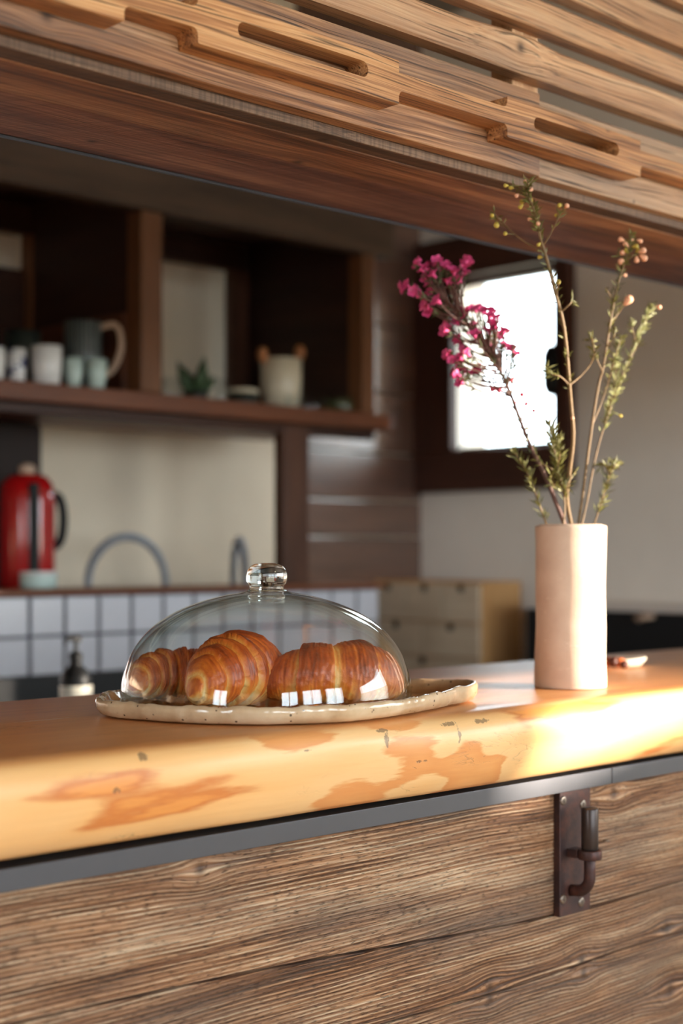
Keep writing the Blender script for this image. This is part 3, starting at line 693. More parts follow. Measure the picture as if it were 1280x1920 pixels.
def blue_mat():
    m = Mat('white_cup_blue_print'); tc = m.n('ShaderNodeTexCoord', out=3)
    m.set(Base_Color=m.ramp(m.noise(tc, 42, 3, .6), [(.5, C(222, 222, 222)), (.56, C(58, 66, 110))]), Roughness=.2); return m.m
def stripe_mat():
    m = Mat('striped_jug'); s = m.n('ShaderNodeSeparateXYZ', {0: m.n('ShaderNodeTexCoord', out=3)}).node.outputs
    an = m.ma('ARCTAN2', s[1], s[0]); w = m.ma('SINE', m.ma('MULTIPLY', an, 26.0))
    m.set(Base_Color=m.ramp(w, [(.35, C(36, 44, 46)), (.7, C(128, 136, 134))]), Roughness=.35); return m.m
SZ = 1.536
cup(-42, 12, 652, 2.535, SZ, M_cup, 'cup', 'plain white cup cut by the left frame edge on the shelf', 'cup', 'white cups on the shelf')
cup(12, 50, 655, 2.54, SZ, blue_mat(), 'cup', 'white cup with blue printing beside the plain white cup on the shelf', 'cup', 'white cups on the shelf')
cup(56, 118, 650, 2.535, SZ, M_cup, 'cup', 'wide white cup in front of the dark bowl and striped jug', 'cup', 'white cups on the shelf')
cup(119, 156, 672, 2.535, SZ, M_mint, 'beaker', 'pale mint beaker next to the wide white cup', 'beaker', 'mint beakers on the shelf', .85)
cup(160, 201, 674, 2.535, SZ, M_mint, 'beaker', 'pale mint beaker right of its twin, nearest the divider post', 'beaker', 'mint beakers on the shelf', .85)
cup(5, 78, 622, 2.66, SZ, M_darkceramic, 'bowl', 'dark greenish bowl behind the white cups on the shelf', 'bowl')
cup(118, 192, 604, 2.605, SZ, stripe_mat(), 'jug', 'dark jug with fine pale stripes and beige handle behind the mint beakers', 'jug', None, .95, .042)
cup(490, 563, 674, 2.60, SZ, M_stone, 'utensil_crock', 'cream stoneware crock holding wooden spoons on the shelf', 'crock')
qc = at(526, 700, y=2.60)
for k, (px, py, s, lb) in enumerate(((493, 655, -1, 'wooden spoon leaning left in the cream crock'), (563, 652, 1, 'wooden spoon leaning right in the cream crock'))):
    e = at(px, py, y=2.60); bm = bmesh.new()
    tube(bm, [(qc.x-s*.012, 2.60, SZ+.012), (qc.x+s*.028, 2.60, SZ+.085), (e.x, 2.602, e.z-.02)], .0045, 8)
    lathe(bm, [(0, -.022), (.010, -.014), (.013, 0), (.009, .012), (0, .016)], (e.x, 2.602, e.z-.01), 12)
    props(obj('wooden_spoon', bm, M_spoon, None, True), lb, 'spoon', 'wooden spoons in the crock')
def tumbler(px0, px1, ptop, y, label, fill=None):
    a = at(px0, 750, y=y); b = at(px1, 750, y=y); r = (b-a).length*.4; cx = (a.x+b.x)/2; h = at(px0, ptop, y=y).z-SZ
    t = thing('glass_jar', (cx, y, SZ), label, 'glass', 'small glasses on the shelf')
    bm = bmesh.new(); lathe(bm, [(0, .0008), (r*.95, .0008), (r, .004), (r, h), (r*.93, h), (r*.93, .007), (0, .007)], (cx, y, SZ), 28); obj('glass', bm, M_tumbler, t, True)
    if fill:
        bm = bmesh.new(); lathe(bm, [(0, .008), (r*.9, .008), (r*.9, h*.7), (0, h*.72)], (cx, y, SZ), 24); obj('contents', bm, fill, t, True)
tumbler(302, 340, 706, 2.58, 'small clear glass right of the divider post on the shelf')
tumbler(405, 424, 708, 2.55, 'narrow clear glass right of the green plant on the shelf')
tumbler(560, 604, 738, 2.57, 'low clear glass right of the cream crock on the shelf')
tumbler(606, 666, 736, 2.57, 'wide glass of dark green contents at the shelf end', M_jar)
tumbler(536, 562, 742, 2.53, 'little clear glass in front of the cream crock')
qa, qb = at(425, 745, y=2.60), at(482, 745, y=2.60)
tn = thing('dark_tin', ((qa.x+qb.x)/2, 2.6, SZ), 'low dark tin with pale lid between plant and crock on the shelf', 'tin')
bm = bmesh.new(); lathe(bm, [(0, .0005), (.036, .0005), (.037, .003), (.037, .03), (0, .03)], ((qa.x+qb.x)/2, 2.6, SZ), 28); obj('body', bm, M_darkceramic, tn, True)
bm = bmesh.new(); lathe(bm, [(0, .0305), (.038, .0305), (.038, .037), (.034, .04), (0, .04)], ((qa.x+qb.x)/2, 2.6, SZ), 28); obj('lid', bm, M_stone, tn, True)
# little plant
q = at(366, 745, y=2.62)
pl = thing('potted_plant', (q.x, 2.62, SZ), 'small dark green succulent in front of the cream wall on the shelf', 'plant')
bm = bmesh.new(); lathe(bm, [(0, .0005), (.022, .0005), (.03, .028), (.027, .028), (.02, .02), (0, .02)], (q.x, 2.62, SZ), 20); obj('pot', bm, M_darkceramic, pl, True)
for i in range(9):
    a = 2.399*i; el = .55+.9*random.random(); L = .05+.04*random.random()
    dv = Vector((math.cos(a)*math.cos(el), math.sin(a)*math.cos(el), math.sin(el)))
    b0 = Vector((q.x, 2.62, SZ+.018)); bm = bmesh.new()
    tube(bm, [b0, b0+dv*L*.35, b0+dv*L*.7+Vector((0, 0, .006)), b0+dv*L+Vector((0, 0, .012))], [.006, .012, .011, .002], 8)
    obj('leaf', bm, M_cactus, pl, True)

# ------------------------------------------------------------------ right corner: drawers and black unit
dc = thing('mini_drawer_chest', (3.08, 2.78, .80), 'pale plywood chest of small drawers standing in the far corner below the window', 'drawers')
DX, DY0, DY1, DT, DB = 3.0, 2.572, 2.985, 1.1285, .81
boxobj('carcass', (DX+.003, XR-.04, DY0, DY1, DB, DT), M_plyside, dc, .002)
for (ya, yb, za, zb, ns) in ((2.843, DY1-.006, 1.021, DT-.008, 1), (2.707, 2.838, 1.021, DT-.008, 1), (DY0+.006, 2.702, 1.021, DT-.008, 1), (2.781, DY1-.006, .926, 1.016, 1), (DY0+.006, 2.776, .926, 1.016, 1), (DY0+.006, DY1-.006, DB+.008, .921, 1)):
    d = boxobj('drawer', (DX-.009, DX+.0025, ya, yb, za, zb), M_ply, dc, .0015)
    bm = bmesh.new(); lathe(bm, [(0, 0), (.011, 0), (.011, .0012), (0, .0012)], (0, 0, 0), 18)
    for v in bm.verts: v.co = Vector((DX-.0092-v.co.z, (ya+yb)/2+v.co.x, zb-.010+min(v.co.y, .0095)))
    props(obj('grip_hole', bm, M_blackp, d), 'dark finger hole')
bu = thing('black_unit', (3.1, 1.7, 0), 'black kitchen unit with pale worktop along the right wall', 'kitchen unit')
boxobj('body', (3.0, XR-.002, .9+.45, 2.425, .01, 1.062), M_black, bu, .002)
boxobj('worktop', (2.99, XR-.002, .9+.44, 2.43, 1.0625, 1.078), M_worktop, bu, .003)
q = at(1205, 1160, x=2.985)
bm = bmesh.new(); tube(bm, [(2.999, q.y+.02, q.z-.004), (2.978, q.y+.014, q.z), (2.978, q.y-.014, q.z+.004), (2.999, q.y-.02, q.z+.006)], .007, 10); obj('handle', bm, M_beige, bu, True)
boxobj('chest_stand', (3.0-.02, XR-.002, 2.432, 2.97, .01, .809), M_black, None, .002); props(bpy.data.objects['chest_stand'], 'black low cabinet carrying the pale chest of small drawers', 'cabinet')

# ------------------------------------------------------------------ platter
def ceramic_mat():
    m = Mat('speckled_stoneware'); tc = m.n('ShaderNodeTexCoord', out=3)
    n = m.noise(tc, 22, 4); sp_ = m.n('ShaderNodeTexVoronoi', {'Vector': tc, 'Scale': 150.0})
    mask = m.ma('MULTIPLY', m.ramp(sp_, [(.15, 1.0), (.22, 0.0)]), m.ramp(m.noise(tc, 90, 2), [(.48, 0.0), (.54, 1.0)]))
    base = m.ramp(n, [(.3, C(176, 142, 104)), (.55, C(204, 176, 142)), (.75, C(216, 194, 164))])
    at_ = m.n('ShaderNodeAttribute', attribute_name='glaze', out=2)
    base = m.mix(at_, base, m.ramp(n, [(.3, C(138, 88, 46)), (.7, C(178, 128, 80))]))
    m.set(Base_Color=m.mix(m.ma('MULTIPLY', mask, .85), base, C(64, 46, 34)), Roughness=.16)
    m.b.inputs['Coat Weight'].default_value = .4
    m.bump(m.noise(tc, 60, 3), .35, .002); return m.m
PC = Vector((.986, 1.129))
polar = [(-180, .165), (-150, .158), (-110, .157), (-72, .158), (-50, .174), (-36, .197), (-27, .226), (-21, .238), (-14, .233), (-6, .210), (4, .188), (20, .165), (45, .158), (90, .158), (130, .160), (150, .168), (162, .175), (172, .174), (180, .165)]
def prad(a):
    a = (math.degrees(a)+180) % 360-180
    for i, ((a0, r0), (a1, r1)) in enumerate(zip(polar, polar[1:])):
        if a0 <= a <= a1:
            pm = polar[i-1][1] if i else polar[-2][1]; pn = polar[i+2][1] if i+2 < len(polar) else polar[1][1]
            t = (a-a0)/(a1-a0); return .5*((2*r0)+(r1-pm)*t+(2*pm-5*r0+4*r1-pn)*t*t+(3*r0-pm-3*r1+pn)*t**3)
    return .165
bm = bmesh.new(); gl = bm.verts.layers.float.new('glaze'); N = 220; rings = []
# profile: (offset from rim, height, glaze)
prf = [(-.145, .0060, 1), (-.10, .0060, 1), (-.06, .0060, 1), (-.03, .0060, 1), (-.016, .0060, 1), (-.0105, .0085, .9), (-.0075, .0118, .5), (-.0045, .0132, .1), (-.0015, .0128, 0), (0, .0105, 0), (-.0005, .007, 0), (-.005, .0032, 0), (-.011, .0012, 0), (-.02, .0008, 0), (-.06, .0008, 0), (-.145, .0008, 0)]
for (o_, h, g_) in prf:
    ring = []
    for i in range(N):
        a = 2*PI*i/N; R = prad(a)
        wv = mnoise.noise(Vector((math.cos(a)*5, math.sin(a)*5, 3)))*.0022+mnoise.noise(Vector((math.cos(a)*14, math.sin(a)*14, 8)))*.0012
        r = R+o_*(1 if o_ > -.03 else R/.155)+ (wv if o_ > -.012 else 0)
        if o_ <= -.145: r = .004
        hh = h+(mnoise.noise(Vector((math.cos(a)*6, math.sin(a)*6, 11)))*.0026+mnoise.noise(Vector((math.cos(a)*20, math.sin(a)*20, 4)))*.0014 if h > .009 else 0)
        if h > .006: hh = h*1.3+(hh-h)
        if h > .009: hh += .003*math.exp(-(((math.degrees(a)+21+180) % 360-180)/16)**2)+.001
        v = bm.verts.new((PC.x+r*math.cos(a), PC.y+r*math.sin(a), BAR_Z+hh)); v[gl] = g_; ring.append(v)
    rings.append(ring)
for A, B in zip(rings, rings[1:]):
    for i in range(N): bm.faces.new((A[i], A[(i+1) % N], B[(i+1) % N], B[i]))
bm.faces.new(rings[0]); bm.faces.new(rings[-1])
props(obj('platter', bm, ceramic_mat(), None, True), 'speckled beige handmade stoneware platter under the glass dome', 'platter')

# ------------------------------------------------------------------ glass dome
dz = BAR_Z+.0068
dm = thing('glass_cloche', (PC.x, PC.y, dz), 'clear glass dome with round knob covering the croissants', 'glass dome')
R = .1465
outer = [(.1458, 0), (.1461, .0025), (.1453, .006), (.1450, .014), (.1439, .0235), (.1410, .0345), (.1345, .0508), (.1250, .0648), (.112, .0778), (.0905, .0913), (.0665, .1010), (.042, .1076), (.0272, .1100), (.0205, .1118), (.0190, .1140)]
inner = [(max(.004, r-.0028), z-(.0028 if z > .06 else .001)) for (r, z) in outer[1:-2]]+[(.012, .1065), (0, .1065)]
def densify(p, k=4):
    return [(v.x, v.y) for v in smooth_path([(a, b, 0) for a, b in p], k)]
bm = bmesh.new(); lathe(bm, densify(inner)[::-1]+densify(outer), (PC.x, PC.y, dz), 128)
bmesh.ops.remove_doubles(bm, verts=bm.verts, dist=1e-6)
obj('dome', bm, M_glass, dm, True)
kn = [(0, .1110), (.0178, .1112), (.0180, .1130), (.0170, .1150), (.0174, .1172), (.0198, .1205), (.0205, .1258), (.0198, .1310), (.0172, .1358), (.012, .1388), (.006, .1398), (0, .1400)]
bm = bmesh.new(); lathe(bm, densify(kn, 5), (PC.x, PC.y, dz), 64); bmesh.ops.remove_doubles(bm, verts=bm.verts, dist=1e-6)
props(obj('knob', bm, M_knob, dm, True), 'solid clear glass knob')

# ------------------------------------------------------------------ croissants
def croissant_mat():
    m = Mat('baked_croissant'); tc = m.n('ShaderNodeTexCoord', out=3)
    bk_ = m.n('ShaderNodeAttribute', attribute_name='bake', out=2)
    n = m.noise(tc, 45, 5, .6); f = m.noise(tc, 260, 4, .65)
    k = m.ma('ADD', bk_, m.ma('ADD', m.ma('MULTIPLY', m.ma('SUBTRACT', n, .5), .45), m.ma('MULTIPLY', m.ma('SUBTRACT', f, .5), .22)))
    col = m.ramp(k, [(.0, C(248, 222, 168)), (.22, C(240, 192, 116)), (.42, C(234, 154, 68)), (.62, C(216, 114, 38)), (.82, C(182, 80, 24)), (1, C(132, 52, 16))])
    m.set(Base_Color=col, Roughness=m.ma('ADD', .24, m.ma('MULTIPLY', f, .3)))
    m.b.inputs['Subsurface Weight'].default_value = 0.0; m.b.inputs['Coat Weight'].default_value = .12; m.b.inputs['Coat Roughness'].default_value = .25
    m.bump(m.ma('ADD', m.ma('MULTIPLY', n, .6), f), .5, .0016); return m.m
M_cro = croissant_mat()
def croissant(cx, cy, heading, L, RW, H, label, curve=.9, seed=0, bands=4.0, tip=.42, peak=0.0):
    bm = bmesh.new(); lay = bm.verts.layers.float.new('bake'); NS, NT = 230, 110
    rows = []; A = curve; Rc = L/(2*A) if A > .05 else 1e3
    for i in range(NS+1):
        s = -1+2*i/NS
        th = A*s; ctr = Vector((Rc*math.sin(th), Rc*(math.cos(th)-1)+Rc*(1-math.cos(A))*.5, 0))
        tg = Vector((math.cos(th), -math.sin(th), 0)); nr = Vector((math.sin(th), math.cos(th), 0))
        row = []
        for j in range(NT):
            p = 2*PI*j/NT; cs, sn = math.cos(p), math.sin(p)
            q = abs(s)+.035*math.sin(p*1.0+seed)*(1 if s > 0 else -1)+.02*mnoise.noise(Vector((s*3+seed, cs*1.5, sn*1.5)))
            u = min(1, abs(s-peak)/(1-peak*(1 if s > peak else -1)))
            env = (1-tip)*math.sqrt(max(0, 1-u**2.1))**1.15+tip*(max(0, 1-u**5))**.5
            fb = (max(q, 0)*bands) % 1.0 if q < .95 else .5
            saw = fb**.6
            step = .83+.20*saw*(1 if q > .04 else .6)
            fine = .006*math.sin((q*bands*5.0+.5*sn+mnoise.noise(Vector((s*4, cs*2, sn*2+seed))))*2*PI)*max(0, 1-abs(s)**4)
            rr = env*(step+fine+.03*mnoise.noise(Vector((s*5, cs*2+seed, sn*2)))+.020*mnoise.noise(Vector((s*16, cs*6+seed, sn*6)))+.022*mnoise.noise(Vector((q*40+seed, cs*1.2, sn*1.2)))+.012*mnoise.noise(Vector((s*34, cs*13+seed, sn*13))))
            z = H*.5*rr*sn*(1.0 if sn > 0 else .86)
            z += H*.43*(.42+.58*env)
            w = RW*rr*cs
            v = bm.verts.new(ctr+nr*w+Vector((0, 0, max(z, .0008*(1+sn)))))
            edge = math.exp(-(fb/.13)**2)+.35*math.exp(-((fb-1)/.04)**2)
            b_ = .78-.40*edge+.10*saw-.55*max(0, .15-sn)*.8-.22*max(0, abs(s)-.72)/.28 + .12*mnoise.noise(Vector((s*4+seed*3, cs*2, sn*2)))
            b_ += .20*mnoise.noise(Vector((q*42+seed*9, cs*.8, sn*.8)))+.04*math.sin((q*bands*5.0+.5*sn+mnoise.noise(Vector((s*4, cs*2, sn*2+seed))))*2*PI)
            v[lay] = max(0, min(1, b_)); row.append(v)
        rows.append(row)
    for Aa, B in zip(rows, rows[1:]):
        for j in range(NT): bm.faces.new((Aa[j], Aa[(j+1) % NT], B[(j+1) % NT], B[j]))
    bm.faces.new(rows[0]); bm.faces.new(rows[-1])
    R3 = Matrix.Rotation(heading, 4, 'Z')
    for v in bm.verts: v.co = R3 @ v.co + Vector((cx, cy, BAR_Z+.0066))
    return props(obj('croissant', bm, M_cro, None, True, base=True), label, 'croissant', 'croissants under the glass dome')
def camxy(px, d): q = at(px, HORIZON, d=d); return q.x, q.y
YAW = math.atan2(RT.y, RT.x)           # heading of the picture's rightward direction
x, y = camxy(621, 1.475); croissant(x, y, YAW+.10+PI, .140, .037, .070, 'plump golden croissant lying sideways on the right of the platter', .7, 1, 2.3, .42, -.2)
x, y = camxy(425, 1.462); croissant(x, y, YAW+math.radians(68)+PI, .130, .041, .079, 'dark glossy croissant pointing its tip at the viewer, middle of the platter', .6, 2, 4.4, .36, -.12)
x, y = camxy(326, 1.535); croissant(x, y, YAW+math.radians(22), .098, .031, .057, 'smaller croissant at the left, half hidden behind the dark glossy one', .7, 3, 3.6, .45, .2)
x, y = camxy(505, 1.592); croissant(x, y, YAW+math.radians(-8), .105, .026, .044, 'pale low croissant at the back, showing only between two others', .6, 4, 3.4, .45)

# ------------------------------------------------------------------ vase
VX, VY = at(1069, 1288, z=BAR_Z).xy; VR, VH = .0412, .1885
def clay_mat():
    m = Mat('pale_pink_clay'); tc = m.n('ShaderNodeTexCoord', out=3)
    s = m.n('ShaderNodeSeparateXYZ', {0: tc}).node.outputs
    n = m.noise(tc, 26, 5); f = m.noise(tc, 300, 3)
    sc = m.noise(m.n('ShaderNodeCombineXYZ', {0: m.ma('MULTIPLY', s[0], 40), 1: m.ma('MULTIPLY', s[1], 40), 2: m.ma('MULTIPLY', s[2], 110)}), 1.0, 3, .6, 1.5)
    scr = m.ramp(sc, [(.66, 0.0), (.70, 1.0)])
    m.set(Base_Color=m.mix(m.ma('MULTIPLY', scr, .5), m.ramp(n, [(.3, C(206, 174, 150)), (.7, C(222, 194, 170))]), C(236, 214, 192)), Roughness=.72)
    m.bump(m.ma('ADD', m.ma('MULTIPLY', n, .6), m.ma('ADD', m.ma('MULTIPLY', f, .25), m.ma('MULTIPLY', scr, .6))), .35, .0016); return m.m
bm = bmesh.new()
vp = [(0, .0006), (VR-.003, .0006), (VR+.0004, .003), (VR+.0008, .012), (VR, .04), (VR-.0006, .09), (VR-.0004, .14), (VR, .17), (VR+.0006, VH-.004), (VR, VH), (VR-.003, VH), (VR-.0045, VH-.006), (VR-.005, .1), (VR-.006, .01), (0, .009)]
lathe(bm, densify(vp, 3), (VX, VY, BAR_Z), 72, lambda a, z: .0007*mnoise.noise(Vector((math.cos(a)*1.2, math.sin(a)*1.2, z*18)))+.0002*math.sin(3*a+z*60))
props(obj('vase', bm, clay_mat(), None, True, base=True), 'tall pale pink clay cylinder vase holding the flowering twigs', 'vase')

# ------------------------------------------------------------------ twigs and flowers
M_stem = plain('brown_stem', C(118, 92, 58), .6, var=.25, scale=120)
M_stem_dark = plain('dark_red_stem', C(92, 58, 46), .6, var=.25, scale=120)
M_leaf = plain('olive_needle_leaf', C(108, 104, 46), .55, var=.3, scale=40)
M_leaf_dark = plain('dark_needle_leaf', C(76, 84, 46), .55, var=.3, scale=40)
M_pink = plain('deep_pink_petal', C(208, 72, 126), .55, var=.22, scale=140)
M_budpale = plain('pale_pink_bud', C(238, 176, 140), .5, var=.1, scale=80)
M_budyellow = plain('yellow_green_bud', C(196, 172, 74), .5, var=.15, scale=80)
M_budpink = plain('closed_pink_bud', C(206, 84, 100), .5, var=.15, scale=80)
VD = 1.75
def blossom_mesh(seed):
    rn = random.Random(seed); bm = bmesh.new(); R_ = .0052
    lathe(bm, [(0, -.0045), (.0012, -.0045), (.0022, -.001), (.0020, .0006), (.0009, .001), (0, .0008)], (0, 0, 0), 8)
    for k in range(5):
        a0 = 2*PI*k/5+rn.uniform(-.1, .1); up_ = rn.uniform(.28, .6)
        g = []
        for i in range(4):
            t = i/3; w = .0034*math.sin(PI*(.22+.66*t)); row = []
            for j in (-1, 0, 1):
                r = .0012+R_*t; z = R_*up_*t*(1.2-.25*t)+.0009*abs(j)*t
                row.append(bm.verts.new((r*math.cos(a0)-j*w*math.sin(a0), r*math.sin(a0)+j*w*math.cos(a0), z)))
            g.append(row)
        for A, B in zip(g, g[1:]):
            for j in range(2): bm.faces.new((A[j], A[j+1], B[j+1], B[j]))
    me = bpy.data.meshes.new('blossom'); bm.to_mesh(me); bm.free(); me.materials.append(M_pink)
    me.polygons.foreach_set('use_smooth', [True]*len(me.polygons)); return me
BL = [blossom_mesh(i) for i in range(4)]
def bud_mesh(mat, name):
    bm = bmesh.new(); lathe(bm, [(0, -.0042), (.0008, -.004), (.0018, -.0018), (.0026, 0), (.0024, .0014), (.0012, .0024), (0, .0026)], (0, 0, 0), 8)
    me = bpy.data.meshes.new(name); bm.to_mesh(me); bm.free(); me.materials.append(mat)
    me.polygons.foreach_set('use_smooth', [True]*len(me.polygons)); return me
BUD = {'pale': bud_mesh(M_budpale, 'bud'), 'yellow': bud_mesh(M_budyellow, 'bud'), 'pink': bud_mesh(M_budpink, 'bud')}
def put(me, name, parent, pos, direction, scale):
    o = bpy.data.objects.new(name, me); COL.objects.link(o); o.parent = parent
    o.location = Vector(pos)-wloc(parent); o.rotation_euler = Vector(direction).to_track_quat('Z', 'Y').to_euler(); o.scale = (scale*(.78 if name == 'bud' else 1),)*3
    return o
LEAF_W = .85
def leaf(bm, p, d, L, w):
    w *= LEAF_W
    d = Vector(d).normalized(); s_ = d.orthogonal().normalized(); s_ = Matrix.Rotation(random.uniform(0, 6.28), 3, d) @ s_; n_ = d.cross(s_)
    p = Vector(p); b1 = p+d*L*.5+n_*w*.35
    v = [bm.verts.new(c) for c in (p, p+d*L*.5+s_*w, p+d*L, p+d*L*.5-s_*w, b1)]
    for f in ((0, 1, 4), (1, 2, 4), (2, 3, 4), (3, 0, 4)): bm.faces.new([v[i] for i in f])
    bm.faces.new((v[0], v[3], v[2], v[1]))
def pp(px, py, dd=0.0): return at(px, py, d=VD+dd)
def twig(label, main, sides=(), leafruns=(), blossoms=(), buds=(), r0=.0017, r1=.0007, stem=M_stem, leafmat=M_leaf, dd0=0.0, dd1=0.0, leafL=.012):
    """one cut twig in the vase; paths are read off the photograph at the vase's distance"""
    n = len(main); dep = lambda i: dd0+(dd1-dd0)*i/(n-1)
    pts = [pp(px, py, dep(i)) for i, (px, py) in enumerate(main)]
    b0 = pts[0]; foot = Vector((VX+(b0.x-VX)*-.3, VY+(b0.y-VY)*-.3, BAR_Z+.014))
    neck = Vector((VX+max(-.03, min(.03, b0.x-VX)), VY+max(-.03, min(.03, b0.y-VY)), BAR_Z+VH-.004))
    ctr = smooth_path([foot, neck.lerp(foot, .35), neck]+pts, 5)
    t = thing('flowering_twig', tuple(foot), label, 'flower twig', 'flowering twigs in the clay vase')
    m_ = len(ctr); bm = bmesh.new()
    tube(bm, ctr, [r0+(r1-r0)*(i/(m_-1))**1.2 for i in range(m_)], 7)
    paths = [ctr]
    for sd_ in sides:
        k0 = min(range(n), key=lambda i: abs(main[i][1]-sd_[0][1]))
        q = [pp(px, py, dep(k0)+(.012*math.sin(px*.37) if i else 0)) for i, (px, py) in enumerate(sd_)]
        # root the side shoot on the nearest point of the stem
        q[0] = min(ctr, key=lambda c: (c-q[0]).length)
        qq = smooth_path(q, 4); tube(bm, qq, [.0010-.0005*i/(len(qq)-1) for i in range(len(qq))], 6); paths.append(qq)
    heads = []
    for (px, py, s_) in blossoms:
        p = pp(px, py, dep(n-1)*.7+random.uniform(-.022, .022))
        cand = [c for c in ctr if (c-p).length > .02 and c.z < p.z-.012 and c.z > BAR_Z+VH+.06]
        root = min(cand, key=lambda c: abs((c-p).length-.05))
        mid = root.lerp(p, .5)+Vector((0, 0, -.004)); e = (p-mid).normalized()
        qq = smooth_path([root, mid, p-e*.004], 4); tube(bm, qq, [.0013-.0006*i/(len(qq)-1) for i in range(len(qq))], 5); paths.append(qq); heads.append((p, e, s_))
    stem_o = obj('stem', bm, stem, t, True)
    lb = bmesh.new(); cnt = 0
    for (pi, f0, f1, k, spread) in leafruns:
        for path in (paths if pi is None else [paths[pi]] if pi >= 0 else paths[-pi:]):
            L_ = len(path)
            for _ in range(k):
                u = random.uniform(f0, f1)*(L_-1); i = min(int(u), L_-2); p = path[i].lerp(path[i+1], u-i); tg = (path[i+1]-path[i]).normalized()
                rv = Vector((random.gauss(0, 1), random.gauss(0, 1), random.gauss(0, 1))).normalized()
                leaf(lb, p, tg*.8+rv*spread, leafL*1.25*random.uniform(.5, 1.15), .0011); cnt += 1
    for (p, e, s_) in heads:
        for _ in range(7):
            rv = Vector((random.gauss(0, 1), random.gauss(0, 1), random.gauss(0, 1))).normalized()
            leaf(lb, p-e*random.uniform(.004, .022), e*.8+rv*.8, leafL*random.uniform(.6, 1.1), .0014); cnt += 1
    if cnt: o = obj('foliage', lb, leafmat, t); o['kind'] = 'stuff'
    else: lb.free()
    for (p, e, s_) in heads:
        rv = Vector((random.gauss(0, .5), random.gauss(0, .5), random.gauss(0, .4))); tc_ = (Vector((0, 0, CAM_Z))-p).normalized()*.35
        put(random.choice(BL), 'blossom', t, p, e+rv+tc_, s_)
    for (px, py, kind, s_) in buds:
        p = pp(px, py, dep(min(range(n), key=lambda i: abs(main[i][1]-py)))+random.uniform(-.006, .006)); allp = [c for q in paths for c in q]
        root = min(allp, key=lambda c: (c-p).length); e = (p-root)
        if e.length > .004:
            bm = bmesh.new(); tube(bm, [root, root.lerp(p, .5), p], .00045, 5); obj('stalk', bm, leafmat, t, True)
        put(BUD[kind], 'bud', t, p, (e.normalized() if e.length > 1e-4 else Vector((0, 0, 1))), s_)
    return t
pink_main = [(1058, 984), (1040, 938), (1018, 885), (1000, 850), (984, 812), (970, 775), (955, 735), (937, 695), (917, 660), (893, 628), (868, 598), (846, 574), (824, 548)]
fl = [(783, 495), (790, 506), (806, 496), (818, 489), (822, 500), (835, 498), (846, 506), (852, 515), (866, 497), (873, 510), (857, 523), (838, 526), (797, 521), (763, 535), (775, 547), (787, 550), (808, 546), (795, 567), (803, 577), (823, 566), (848, 535), (812, 515),
      (890, 580), (897, 580), (917, 592), (921, 604), (933, 594), (928, 614), (941, 632), (945, 622), (951, 650), (959, 655), (917, 622), (868, 590), (857, 604), (838, 610), (837, 622), (858, 636), (869, 653), (836, 664), (846, 676), (862, 671), (865, 688), (857, 703), (861, 710), (886, 611), (889, 627), (897, 690), (907, 646)]
twig('thick twig with deep pink blossom clusters leaning left across the window', pink_main,
     sides=[[(960, 745), (930, 715), (905, 705), (885, 706)], [(975, 790), (985, 765), (978, 742)], [(985, 812), (990, 780), (998, 745), (1005, 735)], [(948, 715), (958, 690), (962, 650)], [(988, 818), (1000, 785), (1003, 765)], [(968, 772), (940, 740), (925, 728)]],
     leafruns=[(0, .40, .62, 60, .8), (0, .62, .98, 110, .9), (1, .3, 1, 10, .8), (4, .1, .95, 26, .7), (6, .3, 1, 12, .8)],
     blossoms=[(a+dx, b+dy, random.uniform(.9, 1.35)) for a, b in fl for dx, dy in ((0, 0), (random.uniform(-9, 9), random.uniform(-9, 9)))],
     buds=[(978, 740, 'pink', 1.5), (986, 757, 'pink', 1.3), (964, 755, 'pink', 1.5), (1000, 770, 'pink', 1.2), (923, 730, 'pink', 1.7), (935, 732, 'pink', 1.6), (958, 712, 'pink', 1.6), (990, 735, 'yellow', 1.0), (988, 803, 'yellow', 1.0)],
     r0=.0030, r1=.0013, stem=M_stem_dark, leafmat=M_leaf_dark, dd0=-.01, dd1=.01)
twig('tallest twig with small yellow-green buds rising to the overhead frame', [(1070, 984), (1062, 935), (1067, 885), (1074, 820), (1070, 762), (1066, 712), (1061, 650), (1053, 595), (1040, 548), (1026, 492), (1012, 445), (1006, 415), (997, 385), (986, 362), (990, 342)],
     sides=[[(1012, 470), (985, 455), (958, 434), (937, 412), (926, 400)], [(1020, 468), (1035, 432), (1048, 405), (1058, 388)], [(1066, 722), (1050, 706), (1032, 702), (1023, 688)], [(1068, 726), (1090, 703), (1108, 680), (1113, 655), (1108, 632)], [(1055, 582), (1068, 570), (1072, 563)], [(1044, 555), (1046, 535), (1049, 526)], [(1000, 395), (978, 358), (957, 350)]],
     leafruns=[(0, .78, .99, 190, .7), (0, .45, .8, 90, .75), (1, .5, 1, 16, .8), (2, .3, 1, 14, .8), (3, .35, 1, 40, .9), (4, .5, 1, 26, .9), (5, .4, 1, 8, .8), (7, .3, 1, 16, .8)],
     buds=[(947, 348, 'yellow', 1.1), (957, 352, 'yellow', 1.2), (985, 340, 'pale', 1.1), (995, 355, 'pale', 1.2), (968, 367, 'pale', 1.2), (978, 378, 'yellow', 1.3), (1048, 385, 'yellow', 1.2), (1062, 386, 'pale', 1.4), (930, 422, 'yellow', 1.6), (922, 404, 'yellow', 1.2), (947, 438, 'yellow', 1.2), (1008, 419, 'pale', 1.2), (992, 411, 'pale', 1.1), (1011, 482, 'yellow', 1.2), (1009, 459, 'yellow', 1.1), (1046, 529, 'yellow', 1.4), (1073, 784-0, 'pale', 1.0), (994, 376, 'yellow', 1.3), (975, 388, 'yellow', 1.3), (1042, 404, 'yellow', 1.0)],
     r0=.0027, r1=.0013, dd0=0, dd1=-.17, leafL=.010)
